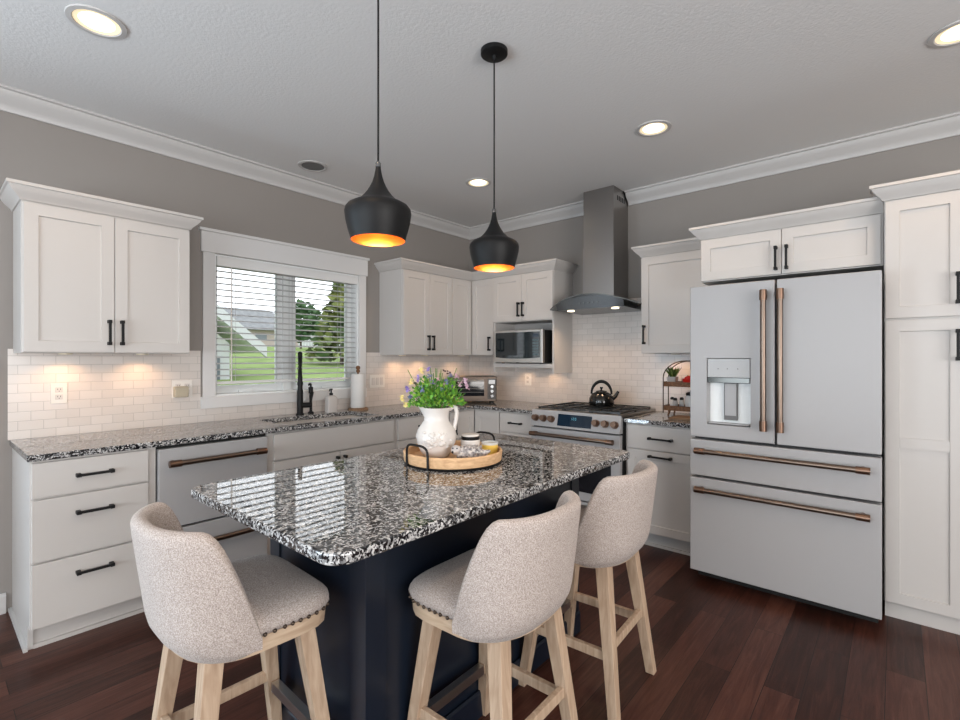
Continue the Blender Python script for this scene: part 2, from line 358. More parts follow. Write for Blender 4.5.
# ------------------------------------------------------------------ sink window
wi = thing('window_1', (-2.055, 0, 1.085), 'white sink window with two sashes and a wide middle mullion', 'window'); wi['kind'] = 'structure'
bm = BM()
box(bm, -2.725, OX0, -0.02, 0, 1.085, 2.077); box(bm, OX1, -1.392, -0.02, 0, 1.085, 2.077)
box(bm, -2.738, -1.378, -0.026, 0, 2.077, 2.218); box(bm, -2.75, -1.365, -0.036, 0, 2.218, 2.238); box(bm, -2.738, -1.385, -0.024, 0, 1.006, 1.085)
obj('casing', bm, M['casing'], wi, bevel=0.002)
bm = BM()
t = 0.012
box(bm, OX0, OX0+t, 0, WT, OZ0, OZ1); box(bm, OX1-t, OX1, 0, WT, OZ0, OZ1); box(bm, OX0+t, OX1-t, 0, WT, OZ0, OZ0+t); box(bm, OX0+t, OX1-t, 0, WT, OZ1-t, OZ1)
obj('jamb', bm, M['vinyl'], wi)
MX = -2.075
for a, b in ((OX0+t, MX-0.035), (MX+0.035, OX1-t)):
    bm = BM(); q = 0.042
    box(bm, a, a+q, 0.09, 0.135, OZ0+t, OZ1-t); box(bm, b-q, b, 0.09, 0.135, OZ0+t, OZ1-t); box(bm, a+q, b-q, 0.09, 0.135, OZ0+t, OZ0+t+0.055); box(bm, a+q, b-q, 0.09, 0.135, OZ1-t-q, OZ1-t)
    s_ = obj('sash', bm, M['vinyl'], wi, bevel=0.002)
    bm = BM(); box(bm, a+q, b-q, 0.11, 0.114, OZ0+t+0.055, OZ1-t-q); obj('pane', bm, M['glass'], s_)
bm = BM(); box(bm, MX-0.035, MX+0.035, 0.075, 0.15, OZ0+t, OZ1-t); obj('mullion', bm, M['vinyl'], wi, bevel=0.002)
for x in (-2.40, -1.72):
    bm = BM(); box(bm, x-0.05, x+0.05, 0.075, 0.09, OZ0+t, OZ0+0.035); obj('crank_handle', bm, M['vinyl'], wi, bevel=0.002)
# blind
bl = thing('window_blind', (-2.055, 0.035, 1.17), 'white horizontal slat blind lowered nearly to the sill of the sink window', 'blind')
bm = BM(); box(bm, OX0+0.014, OX1-0.014, -0.012, 0.06, 1.995, 2.06); obj('valance', bm, M['valance'], bl, bevel=0.003)
bm = BM()
z = 1.965
while z > 1.20:
    sl = math.radians(4)
    for k in range(1):
        pr = [(-0.025, -0.0), (0, 0.005), (0.025, 0.0)]
        c, s = math.cos(sl), math.sin(sl)
        top = [(0.035 + y*c, z + h + y*s) for y, h in pr]
        r0 = [(OX0+0.018, y, zz) for y, zz in top] + [(OX0+0.018, y, zz-0.0034) for y, zz in top[::-1]]
        r1 = [(OX1-0.018, y, zz) for _, y, zz in r0]
        loft(bm, [r0, r1])
    z -= 0.0435
obj('slat', bm, M['blind'], bl)
bm = BM(); box(bm, OX0+0.018, OX1-0.018, 0.012, 0.058, 1.165, 1.185); obj('bottom_rail', bm, M['valance'], bl, bevel=0.003)
for x in (-2.50, -2.07, -1.63):
    for y in (0.011, 0.059): bm = BM(); cyl(bm, (x, y, 1.18), (x, y, 2.0), 0.0012, seg=6); obj('ladder_cord', bm, M['blind'], bl)
bm = BM(); cyl(bm, (-2.535, -0.004, 1.185), (-2.535, -0.004, 2.0), 0.0045, seg=8); obj('tilt_wand', bm, M['plastic'], bl, smooth=40)

# ------------------------------------------------------------------ cabinet parts
def shaker(bm, F, u0, u1, d0, d1, z0, z1, st=0.057, rec=0.008):
    u0, u1 = sorted((u0, u1))
    def r(a, b, c, e, d): return [bm.verts.new(F(*p)) for p in ((a, d, c), (b, d, c), (b, d, e), (a, d, e))]
    k = 0.0015
    back = r(u0, u1, z0, z1, d0); fr0 = r(u0, u1, z0, z1, d1-k); fr = r(u0+k, u1-k, z0+k, z1-k, d1)
    inn = r(u0+st, u1-st, z0+st, z1-st, d1); pan = r(u0+st+0.002, u1-st-0.002, z0+st+0.002, z1-st-0.002, d1-rec)
    bm.faces.new(back)
    for a, b in ((back, fr0), (fr0, fr), (fr, inn), (inn, pan)): ring_faces(bm, a, b)
    bm.faces.new(pan); return bm
def pull(F, par, uc, zc, ln, d, vert=False, name='handle'):
    bm = BM(); h = ln/2; w_ = 0.006
    if vert:
        fbox(bm, F, uc-w_, uc+w_, d+0.024, d+0.035, zc-h, zc+h)
        for s in (-1, 1): fbox(bm, F, uc-0.008, uc+0.008, d, d+0.037, zc+s*(h-0.008)-0.009, zc+s*(h-0.008)+0.009)
    else:
        fbox(bm, F, uc-h, uc+h, d+0.024, d+0.035, zc-w_, zc+w_)
        for s in (-1, 1): fbox(bm, F, uc+s*(h-0.008)-0.009, uc+s*(h-0.008)+0.009, d, d+0.037, zc-0.008, zc+0.008)
    return obj(name, bm, M['black'], par, bevel=0.0015)
def bronze(F, par, a, b, zc, d, vert=False, uc=0.0):
    """round appliance bar handle with two knurled end collars"""
    def P(t, dd): return F(uc, dd, t) if vert else F(t, dd, zc)
    bm = BM(); cyl(bm, P(a, d+0.055), P(b, d+0.055), 0.0145, seg=20)
    h = obj('handle', bm, M['bronze'], par, smooth=40)
    for t, s in ((a, 1), (b, -1)):
        bm = BM(); cyl(bm, P(t - s*0.002, d+0.055), P(t + s*0.055, d+0.055), 0.0185, seg=20); cyl(bm, P(t + s*0.027, d), P(t + s*0.027, d+0.055), 0.012, seg=16)
        obj('handle_mount', bm, M['bronzecap'], h, smooth=40)
    return h
def door(F, par, u0, u1, z0, z1, d, hu=None, hz=None, hv=True, hl=0.135, th=0.02, name='door', st=0.057):
    bm = BM(); shaker(bm, F, u0, u1, d, d+th, z0, z1, st); o = obj(name, bm, M['cab'], par)
    if hu is not None: pull(F, o, hu, hz, hl, d+th, hv)
    return o
def slab(F, par, u0, u1, z0, z1, d, hu=None, hz=None, hl=0.15, th=0.02, name='drawer'):
    bm = BM(); fbox(bm, F, u0, u1, d, d+th, z0, z1); o = obj(name, bm, M['cab'], par, bevel=0.002)
    if hu is not None: pull(F, o, hu, hz, hl, d+th, False)
    return o
CC = [(0, 0), (0.006, 0), (0.012, 0.012), (0.03, 0.03), (0.045, 0.048), (0.05, 0.06), (0.058, 0.062), (0.058, 0.077), (-0.012, 0.077), (-0.012, 0)]
def ccrown(par, path, z, side=1, name='crown_molding'):
    bm = BM(); molding(bm, path, [(o, z + h) for o, h in CC], side); return obj(name, bm, M['cab'], par, smooth=35)
def puck(F, par, u, d, z, power=3.2):
    bm = BM(); p = F(u, d, z); lathe(bm, [(0.03, -0.008), (0.032, -0.004), (0.032, 0.0)], p, 20)
    o = obj('puck_light', bm, M['lampcone'], par, smooth=40)
    spot('puck_lamp', (p[0], p[1], z-0.012), power, 2.7, (1.0, 0.60, 0.32), 0.02)
UB, UT, UD = 1.378, 2.135, 0.31
def upper(F, name, label, u0, u1, zb, zt, dd=UD):
    t_ = thing(name, F((u0+u1)/2, dd/2, zb), label, 'cabinet')
    bm = BM(); fbox(bm, F, u0, u1, 0.0005, dd, zb, zt); obj('body', bm, M['cab'], t_, bevel=0.001)
    return t_
# --- upper cabinet beside the window
t_ = upper(FW, 'wall_cabinet', 'white two-door wall cabinet hung above the drawers beside the window', -3.657, -2.906, UB, UT)
door(FW, t_, -3.652, -3.284, UB+0.004, UT-0.012, UD, -3.309, 1.49); door(FW, t_, -3.281, -2.911, UB+0.004, UT-0.012, UD, -3.252, 1.49)
ccrown(t_, [(-3.657, 0), (-3.657, -UD-0.004), (-2.906, -UD-0.004), (-2.906, 0)], UT, 1 if True else -1)
for u in (-3.46, -3.10): puck(FW, t_, u, 0.12, UB)
# --- corner run
t_ = upper(FW, 'wall_cabinet', 'white two-door wall cabinet between the window and the corner', -1.231, -0.612, UB, UT)
door(FW, t_, -1.226, -0.911, UB+0.004, UT-0.012, UD, -0.937, 1.49); door(FW, t_, -0.908, -0.614, UB+0.004, UT-0.012, UD, -0.880, 1.49)
for u in (-1.06, -0.78): puck(FW, t_, u, 0.12, UB)
t_ = thing('corner_cabinet', (-0.2, -0.2, UB), 'white L-shaped corner wall cabinet with two narrow doors meeting in the corner', 'cabinet')
bm = BM(); prism(bm, [(-0.0005, -0.0005), (-0.609, -0.0005), (-0.609, -UD), (-UD, -UD), (-UD, -0.612), (-0.0005, -0.612)], UB, UT); obj('body', bm, M['cab'], t_)
door(FW, t_, -0.607, -0.334, UB+0.004, UT-0.012, UD); door(FR, t_, 0.334, 0.610, UB+0.004, UT-0.012, UD, 0.570, 1.49)
puck(FW, t_, -0.30, 0.16, UB)
t_ = thing('microwave_cabinet', FR(0.97, 0.16, 1.215), 'white wall cabinet with two short doors above an open microwave niche', 'cabinet')
bm = BM()
fbox(bm, FR, 0.615, 1.302, 0.0005, UD+0.018, 1.690, UT); fbox(bm, FR, 0.615, 0.634, 0.0005, UD+0.018, 1.215, 1.69); fbox(bm, FR, 1.283, 1.302, 0.0005, UD+0.018, 1.215, 1.69)
fbox(bm, FR, 0.634, 1.283, 0.0005, UD+0.018, 1.262, 1.298); fbox(bm, FR, 0.634, 1.283, 0.0005, 0.012, 1.298, 1.69)
obj('body', bm, M['cab'], t_)
door(FR, t_, 0.622, 0.957, 1.697, UT-0.012, UD+0.018, 0.935, 1.80, hl=0.13); door(FR, t_, 0.960, 1.297, 1.697, UT-0.012, UD+0.018, 0.985, 1.80, hl=0.13)
for u in (0.80, 1.12): puck(FR, t_, u, 0.12, 1.262, 1.8)
bm = BM(); molding(bm, [(-1.231, 0), (-1.231, -UD-0.004), (-UD-0.004, -UD-0.004), (-UD-0.004, -0.60), (-UD-0.022, -0.60), (-UD-0.022, -1.302), (0, -1.302)], [(o, UT + 0.001 + h) for o, h in CC], 1)
tag(obj('cabinet_crown', bm, M['cab'], smooth=35), 'white crown moulding turning the corner atop the corner wall cabinets', 'moulding')
# --- cabinet between hood and fridge
t_ = upper(FR, 'wall_cabinet', 'white single-door wall cabinet between the range hood and the refrigerator', 2.085, 2.612, UB+0.008, UT)
door(FR, t_, 2.09, 2.607, UB+0.012, UT-0.012, UD, 2.117, 1.53, hl=0.145)
ccrown(t_, [(0, -2.085), (-UD-0.004, -2.085), (-UD-0.004, -2.6125)], UT, 1)
for u in (2.28, 2.48): puck(FR, t_, u, 0.12, UB+0.008, 2.0)
# --- above fridge
t_ = upper(FR, 'wall_cabinet', 'shallow white two-door cabinet directly above the refrigerator', 2.616, 3.538, 1.846, 2.125, 0.63)
door(FR, t_, 2.622, 3.072, 1.852, 2.115, 0.63, 3.046, 1.945, hl=0.14); door(FR, t_, 3.075, 3.528, 1.852, 2.115, 0.63, 3.101, 1.945, hl=0.14)
ccrown(t_, [(0, -2.616), (-0.634, -2.616), (-0.634, -3.5385)], 2.125, 1)
# --- pantry
t_ = thing('pantry_cabinet', FR(3.85, 0.34, 0), 'tall white pantry cabinet standing beside the refrigerator', 'cabinet')
PD = 0.695
bm = BM(); fbox(bm, FR, 3.541, 4.16, 0.0005, PD, 0.085, 2.17); obj('body', bm, M['cab'], t_, bevel=0.001)
bm = BM(); fbox(bm, FR, 3.545, 4.155, 0.0005, PD-0.02, 0, 0.085); obj('toe_kick', bm, M['cab'], t_)
for a, b, hu in ((3.546, 3.846, 3.815), (3.850, 4.15, 3.881)):
    door(FR, t_, a, b, 1.556, 2.162, PD, hu, 1.69, hl=0.15)
    bm = BM(); shaker(bm, FR, a, b, PD, PD+0.02, 0.09, 1.545); fbox(bm, FR, a+0.058, b-0.058, PD+0.011, PD+0.0195, 0.89, 0.945); o = obj('door', bm, M['cab'], t_); pull(FR, o, hu, 1.415, 0.15, PD+0.02, True)
ccrown(t_, [(-0.655, -3.541), (-PD-0.004, -3.541), (-PD-0.004, -4.16), (-0.002, -4.16)], 2.17, 1)

# ------------------------------------------------------------------ base cabinets
BD = 0.612
def base(F, name, label, u0, u1, toe=True):
    u0, u1 = sorted((u0, u1))
    t_ = thing(name, F((u0+u1)/2, BD/2, 0), label, 'cabinet')
    bm = BM(); fbox(bm, F, u0, u1, 0.0005, BD, 0.115, 0.883); obj('body', bm, M['cab'], t_)
    if toe: 
        bm = BM(); fbox(bm, F, u0, u1, 0.0005, BD-0.075, 0.0, 0.115); fbox(bm, F, u0, u1, BD-0.075, BD-0.06, 0, 0.018); obj('toe_kick', bm, M['cab'], t_)
    return t_
t_ = base(FW, 'drawer_cabinet', 'white base cabinet of three drawers at the open end of the worktop', -3.640, -3.168)
bm = BM(); fbox(bm, FW, -3.660, -3.6405, 0.0005, BD+0.004, 0.115, 0.883); fbox(bm, FW, -3.660, -3.6405, 0.0005, BD-0.065, 0, 0.115); obj('end_panel', bm, M['cab'], t_)
bm = BM(); fbox(bm, FW, -3.676, -3.6605, 0.0005, BD-0.05, 0, 0.018); obj('shoe_molding', bm, M['trim'], t_)
slab(FW, t_, -3.655, -3.205, 0.712, 0.872, BD, -3.428, 0.795, 0.145); slab(FW, t_, -3.655, -3.205, 0.420, 0.702, BD, -3.428, 0.619, 0.145); slab(FW, t_, -3.655, -3.205, 0.120, 0.410, BD, -3.428, 0.333, 0.145)
# dishwasher
t_ = thing('dishwasher', FW(-2.868, 0.3, 0), 'white two-drawer dishwasher with bronze bar handles', 'dishwasher')
bm = BM(); fbox(bm, FW, -3.164, -2.574, 0.01, 0.60, 0.1, 0.878); fbox(bm, FW, -3.16, -2.578, 0.01, 0.54, 0.0, 0.1); obj('body', bm, M['gap'], t_)
for z0, z1, hz in ((0.437, 0.866, 0.79), (0.115, 0.425, 0.335)):
    bm = BM(); fbox(bm, FW, -3.161, -2.577, 0.60, 0.638, z0, z1); o = obj('drawer', bm, M['appl'], t_, bevel=0.004)
    bronze(FW, o, -3.125, -2.612, hz, 0.638)
# sink base
t_ = base(FW, 'sink_cabinet', 'white sink base cabinet with a plain front panel under the window', -2.570, -1.545)
slab(FW, t_, -2.531, -1.578, 0.706, 0.870, BD, name='front_panel')
door(FW, t_, -2.531, -2.058, 0.120, 0.696, BD, -2.085, 0.60); door(FW, t_, -2.052, -1.578, 0.120, 0.696, BD, -2.025, 0.60)
t_ = base(FW, 'base_cabinet', 'white base cabinet with a drawer between the sink and the corner', -1.543, -0.955)
slab(FW, t_, -1.530, -0.966, 0.706, 0.870, BD, -1.25, 0.795); door(FW, t_, -1.530, -1.250, 0.120, 0.696, BD, -1.277, 0.60); door(FW, t_, -1.246, -0.966, 0.120, 0.696, BD, -1.219, 0.60)
t_ = thing('corner_cabinet', (-0.4, -0.4, 0), 'white corner base cabinet with two doors meeting in the corner', 'cabinet')
bm = BM(); prism(bm, [(-0.0005, -0.0005), (-0.953, -0.0005), (-0.953, -BD), (-BD, -BD), (-BD, -0.922), (-0.0005, -0.922)], 0.115, 0.883); obj('body', bm, M['cab'], t_)
bm = BM(); prism(bm, [(-0.0005, -0.0005), (-0.953, -0.0005), (-0.953, -BD+0.075), (-BD+0.075, -BD+0.075), (-BD+0.075, -0.922), (-0.0005, -0.922)], 0, 0.115); obj('toe_kick', bm, M['cab'], t_)
door(FW, t_, -0.945, -0.637, 0.120, 0.870, BD, -0.902, 0.745, hl=0.14); door(FR, t_, 0.637, 0.918, 0.120, 0.870, BD)
t_ = base(FR, 'drawer_cabinet', 'narrow white drawer base cabinet between the corner and the range', 0.924, 1.298)
slab(FR, t_, 0.932, 1.290, 0.706, 0.870, BD, 1.11, 0.79, 0.13); slab(FR, t_, 0.932, 1.290, 0.420, 0.697, BD, 1.11, 0.60, 0.13); slab(FR, t_, 0.932, 1.290, 0.120, 0.411, BD, 1.11, 0.32, 0.13)
t_ = base(FR, 'base_cabinet', 'white base cabinet between the range and the refrigerator', 2.092, 2.612)
slab(FR, t_, 2.112, 2.606, 0.706, 0.872, BD, 2.352, 0.787, 0.165)
door(FR, t_, 2.112, 2.606, 0.120, 0.698, BD, 2.352, 0.662, hv=False, hl=0.16, name='pullout_front')

# ------------------------------------------------------------------ worktops and sink
def lip(bm): return bm
SX0, SX1, SY0, SY1 = -2.43, -1.67, -0.575, -0.19
bm = BM()
ct0, ct1 = 0.884, 0.914
out = [(-3.672, -0.0095), (-3.672, -0.648), (-0.648, -0.648), (-0.648, -1.299), (-0.0095, -1.299), (-0.0095, -0.0095)]
hole = round_rect(SX0, SX1, SY0, SY1, 0.03, 3)
def face_with_hole(bm, outer, inner):
    vo = [bm.verts.new(p) for p in outer]; vi = [bm.verts.new(p) for p in inner]
    es = [bm.edges.new((vo[i], vo[(i+1) % len(vo)])) for i in range(len(vo))] + [bm.edges.new((vi[i], vi[(i+1) % len(vi)])) for i in range(len(vi))]
    bmesh.ops.triangle_fill(bm, use_beauty=True, use_dissolve=False, edges=es); return vo, vi
to, ti = face_with_hole(bm, [(x, y, ct1) for x, y in out], [(x, y, ct1) for x, y in hole])
bo, bi = face_with_hole(bm, [(x, y, ct0) for x, y in out], [(x, y, ct0) for x, y in hole])
ring_faces(bm, to, bo); ring_faces(bm, ti, bi)
tag(obj('worktop', bm, M['granite'], bevel=0.004), 'L-shaped speckled granite worktop running under the window and round the corner', 'worktop')
bm = BM(); box(bm, -0.648, -0.0095, -2.616, -2.089, ct0, ct1)
tag(obj('worktop', bm, M['granite'], bevel=0.004), 'short speckled granite worktop between the range and the refrigerator', 'worktop')
t_ = thing('sink', (-2.05, -0.38, 0.69), 'black undermount sink set into the granite below the window', 'sink')
bm = BM(); e = 0.012
ro = [round_rect(SX0-e, SX1+e, SY0-e, SY1+e, 0.035, 4), round_rect(SX0+0.02, SX1-0.02, SY0+0.02, SY1-0.02, 0.05, 4)]
a = [bm.verts.new((x, y, ct0)) for x, y in ro[0]]; b = [bm.verts.new((x, y, ct0)) for x, y in round_rect(SX0, SX1, SY0, SY1, 0.03, 4)]
c = [bm.verts.new((x, y, 0.70)) for x, y in ro[1]]; d = [bm.verts.new((x, y, 0.69)) for x, y in ro[0]]
ring_faces(bm, a, b); ring_faces(bm, b, c); bm.faces.new(c); ring_faces(bm, a, d); bm.faces.new(d[::-1])
obj('basin', bm, M['sinkm'], t_)
bm = BM(); lathe(bm, [(0.045, 0.7005), (0.045, 0.705), (0.02, 0.702)], (-2.05, -0.36, 0), 20); obj('drain', bm, M['chrome'], t_, smooth=40)

# ------------------------------------------------------------------ faucet and sink-side items
t_ = thing('faucet', (-2.065, -0.10, 0.914), 'tall black spring faucet standing behind the sink', 'faucet')
fx, fy = -2.065, -0.10; FD = (-0.48, -0.877); ex, ey = fx + FD[0]*0.17, fy + FD[1]*0.17
bm = BM(); lathe(bm, [(0.03, 0.914), (0.03, 0.922), (0.023, 0.926), (0.023, 1.10), (0.019, 1.11), (0.017, 1.16), (0.012, 1.17)], (fx, fy, 0), 20); obj('body', bm, M['black'], t_, smooth=40)
bm = BM(); arc = [(fx, fy, 1.16), (fx, fy, 1.30)] + [(fx + FD[0]*0.085*(1-math.cos(a)), fy + FD[1]*0.085*(1-math.cos(a)), 1.30 + 0.085*math.sin(a)) for a in [PI*i/10 for i in range(1, 11)]] + [(ex, ey, 1.22)]
tube(bm, arc, 0.009, 10); obj('hose', bm, M['black'], t_, smooth=60)
bm = BM(); hel = []
L_ = [Vector(p) for p in arc]; tot = sum((b-a).length for a, b in zip(L_, L_[1:])); steps = 420; acc = 0; seg = 0
for i in range(steps):
    s = tot*i/(steps-1); q = s; k = 0
    while k < len(L_)-2 and q > (L_[k+1]-L_[k]).length: q -= (L_[k+1]-L_[k]).length; k += 1
    dd = (L_[k+1]-L_[k]); p = L_[k] + dd.normalized()*min(q, dd.length); d_, u_, v_ = basis(dd); v_ = Vector((0.877, -0.48, 0)); u_ = d_.cross(v_)
    ang = s/0.011*2*PI; hel.append(p + (u_*math.cos(ang) + v_*math.sin(ang))*0.0145)
tube(bm, hel, 0.0026, 5); obj('spring', bm, M['black'], t_, smooth=60)
bm = BM(); lathe(bm, [(0.012, 1.225), (0.017, 1.215), (0.018, 1.12), (0.022, 1.105), (0.022, 1.085)], (ex, ey, 0), 18); obj('spray_head', bm, M['black'], t_, smooth=40)
bm = BM(); cyl(bm, (fx, fy, 1.135), (fx + FD[0]*0.155, fy + FD[1]*0.155, 1.16), 0.007); lathe(bm, [(0.021, 1.15), (0.021, 1.175)], (ex, ey, 0), 16); obj('support_arm', bm, M['black'], t_, smooth=40)
bm = BM(); cyl(bm, (fx, fy, 0.985), (fx+0.085, fy-0.02, 0.985), 0.021, seg=16); cyl(bm, (fx+0.075, fy-0.018, 0.985), (fx+0.095, fy-0.03, 1.085), 0.007, 0.005, 10); obj('lever', bm, M['black'], t_, smooth=40)
t_ = thing('soap_pump', (-1.96, -0.075, 0.914), 'slim black soap pump standing right behind the faucet lever', 'soap dispenser')
bm = BM(); lathe(bm, [(0.022, 0.914), (0.022, 0.924), (0.011, 0.93), (0.011, 1.07), (0.018, 1.075), (0.018, 1.12), (0.008, 1.125)], (-1.96, -0.075, 0), 16); obj('body', bm, M['black'], t_, smooth=40)
bm = BM(); tube(bm, [(-1.96, -0.075, 1.12), (-1.96, -0.075, 1.145), (-1.985, -0.10, 1.15), (-2.0, -0.115, 1.14)], 0.007, 8); obj('spout', bm, M['black'], t_, smooth=50)
t_ = thing('soap_dispenser', (-1.806, -0.12, 0.914), 'clear pale soap bottle with a dark pump between faucet and paper towels', 'soap dispenser')
bm = BM(); loft(bm, [[(x, y, z) for x, y in round_rect(-1.806-a, -1.806+a, -0.12-b, -0.12+b, r, 4)] for z, a, b, r in ((0.914, 0.044, 0.028, 0.012), (1.03, 0.044, 0.028, 0.012), (1.045, 0.03, 0.02, 0.012), (1.05, 0.014, 0.014, 0.012))]); obj('bottle', bm, mat('bottle_pale', (0.50, 0.47, 0.45), 0.25), t_, smooth=35)
bm = BM(); lathe(bm, [(0.015, 1.048), (0.015, 1.068), (0.006, 1.07), (0.006, 1.09), (0.012, 1.092), (0.012, 1.102)], (-1.806, -0.12, 0), 14); tube(bm, [(-1.806, -0.12, 1.097), (-1.806-0.03, -0.145, 1.095), (-1.806-0.036, -0.15, 1.085)], 0.005, 8); obj('pump', bm, M['black'], t_, smooth=40)
t_ = thing('paper_towel_holder', (-1.555, -0.13, 0.914), 'white paper towel roll on an upright holder with a dark finial', 'paper towel holder')
bm = BM(); lathe(bm, [(0.085, 0.914), (0.085, 0.924), (0.075, 0.930), (0.01, 0.932)], (-1.555, -0.13, 0), 28); obj('base', bm, M['board'], t_, smooth=40)
bm = BM(); lathe(bm, [(0.058, 0.932), (0.061, 0.936), (0.061, 1.212), (0.058, 1.216), (0.018, 1.216)], (-1.555, -0.13, 0), 32); obj('paper_roll', bm, M['paper'], t_, smooth=40)
bm = BM(); cyl(bm, (-1.555, -0.13, 1.21), (-1.555, -0.13, 1.232), 0.008); sphere(bm, (-1.555, -0.13, 1.24), 0.017); sphere(bm, (-1.555, -0.13, 1.268), 0.019); obj('finial', bm, M['stand'], t_, smooth=60)

# ------------------------------------------------------------------ outlets and switches
def outlet(F, u, z, w_, h_, label, cat, slots):
    t_ = thing('wall_outlet' if cat == 'outlet' else 'wall_switch', F(u, 0.012, z), label, cat)
    bm = BM(); fbox(bm, F, u-w_/2, u+w_/2, 0.009, 0.015, z-h_/2, z+h_/2); obj('cover_plate', bm, M['plastic'], t_, bevel=0.002)
    for du, dz in slots:
        if cat == 'outlet':
            bm = BM(); fbox(bm, F, u+du-0.016, u+du+0.016, 0.014, 0.0175, z+dz-0.014, z+dz+0.014); r_ = obj('receptacle', bm, M['ceramic'], t_, bevel=0.003)
            bm = BM()
            for s in (-0.006, 0.006): fbox(bm, F, u+du+s-0.0012, u+du+s+0.0012, 0.0172, 0.018, z+dz-0.001, z+dz+0.007)
            fbox(bm, F, u+du-0.002, u+du+0.002, 0.0172, 0.018, z+dz-0.009, z+dz-0.005); obj('slot', bm, M['gap'], r_)
        else:
            bm = BM(); fbox(bm, F, u+du-0.017, u+du+0.017, 0.014, 0.0195, z+dz-0.033, z+dz+0.033); obj('rocker', bm, M['ceramic'], t_, bevel=0.002)
    return t_
outlet(FW, -3.471, 1.152, 0.072, 0.115, 'white duplex outlet on the tile below the end wall cabinet', 'outlet', [(0, 0.02), (0, -0.02)])
o = outlet(FW, -2.85, 1.147, 0.12, 0.115, 'white double outlet on the tile close beside the window casing', 'outlet', [(-0.025, 0.02), (0.028, 0.02), (0.028, -0.02)])
bm = BM(); fbox(bm, FW, -2.905, -2.825, 0.0155, 0.06, 1.095, 1.165); pl = obj('plug_adapter', bm, mat('beige_plastic', (0.42, 0.37, 0.28), 0.5), o, bevel=0.005)
outlet(FW, -1.265, 1.14, 0.165, 0.115, 'white triple switch plate on the tile beside the paper towels', 'switch', [(-0.046, 0), (0, 0), (0.046, 0)])
outlet(FR, 0.80, 1.135, 0.075, 0.115, 'white outlet on the tile below the microwave', 'outlet', [(0, 0.02), (0, -0.02)])

# ------------------------------------------------------------------ refrigerator
t_ = thing('refrigerator', FR(3.084, 0.45, 0), 'matte white french-door refrigerator with bronze bar handles', 'refrigerator')
bm = BM(); fbox(bm, FR, 2.640, 3.528, 0.03, 0.835, 0.045, 1.762); obj('body', bm, mat('fridge_gap_shade', (0.025, 0.025, 0.027), 0.5), t_, bevel=0.004)  # near-black body stands in for shade in the door and drawer gaps
bm = BM(); fbox(bm, FR, 2.65, 3.52, 0.05, 0.80, 0.0, 0.045); obj('base_grille', bm, M['gap'], t_)
fd0, fd1 = 0.838, 0.903
dz0, dz1 = 0.955, 1.351; du0, du1 = 2.727, 2.962
bm = BM()   # door with dispenser recess
def fr_(a, b, c, e, d): return [bm.verts.new(FR(*p)) for p in ((a, d, c), (b, d, c), (b, d, e), (a, d, e))]
A_ = fr_(2.632, 3.079, 0.875, 1.785, fd0); B_ = fr_(2.632, 3.079, 0.875, 1.785, fd1-0.004); B2 = fr_(2.636, 3.075, 0.879, 1.781, fd1); C_ = fr_(du0, du1, dz0, dz1, fd1); D_ = fr_(du0+0.006, du1-0.006, dz0+0.006, dz1-0.006, fd1-0.055)
bm.faces.new(A_); ring_faces(bm, A_, B_); ring_faces(bm, B_, B2); ring_faces(bm, B2, C_); ring_faces(bm, C_, D_); bm.faces.new(D_)
dl = obj('door', bm, M['appl'], t_)
bronze(FR, dl, 0.950, 1.725, 0, fd1, True, 3.034)
bm = BM(); fbox(bm, FR, du0+0.004, du1-0.004, fd1-0.05, fd1-0.004, 1.236, dz1-0.004); dp = obj('dispenser_panel', bm, mat('dispenser_white', (0.42, 0.425, 0.43), 0.35), dl, bevel=0.003)
bm = BM(); fbox(bm, FR, du0+0.004, du1-0.004, fd1-0.05, fd1+0.001, 1.205, 1.236); obj('dispenser_band', bm, mat('band_mirror', (0.06, 0.062, 0.06), 0.12, metal=1.0), dl, bevel=0.002)
bm = BM(); fbox(bm, FR, 2.815, 2.888, fd1-0.048, fd1-0.03, 0.985, 1.205); obj('dispenser_lever', bm, M['greygrille'], dl, bevel=0.003)
bm = BM(); fbox(bm, FR, 2.822, 2.881, fd1-0.03, fd1-0.027, 1.012, 1.2); obj('lever_face', bm, M['appl'], dl)
bm = BM(); fbox(bm, FR, du0+0.007, du1-0.007, fd1-0.0545, fd1-0.051, dz0+0.007, 1.236); obj('dispenser_liner', bm, M['vinyl'], dl)
bm = BM(); fbox(bm, FR, du0+0.01, du1-0.01, fd1-0.048, fd1-0.006, dz0+0.007, dz0+0.014); obj('drip_tray', bm, M['appl'], dl)
bm = BM()
for u in (2.79, 2.84, 2.895): cyl(bm, FR(u, fd1-0.0045, 1.288), FR(u, fd1-0.0035, 1.288), 0.004, seg=10)
obj('touch_button', bm, mat('icon_grey', (0.2, 0.2, 0.2), 0.5), dl)
bm = BM(); fbox(bm, FR, 3.091, 3.536, fd0, fd1, 0.875, 1.785); dr = obj('door', bm, M['appl'], t_, bevel=0.004)
bronze(FR, dr, 0.950, 1.725, 0, fd1, True, 3.114)
bm = BM(); fbox(bm, FR, 2.632, 3.536, fd0, fd1, 0.642, 0.858); o = obj('drawer', bm, M['appl'], t_, bevel=0.004); bronze(FR, o, 2.675, 3.492, 0.797, fd1)
bm = BM(); fbox(bm, FR, 2.632, 3.536, fd0, fd1, 0.062, 0.627); o = obj('drawer', bm, M['appl'], t_, bevel=0.004); bronze(FR, o, 2.675, 3.492, 0.566, fd1)

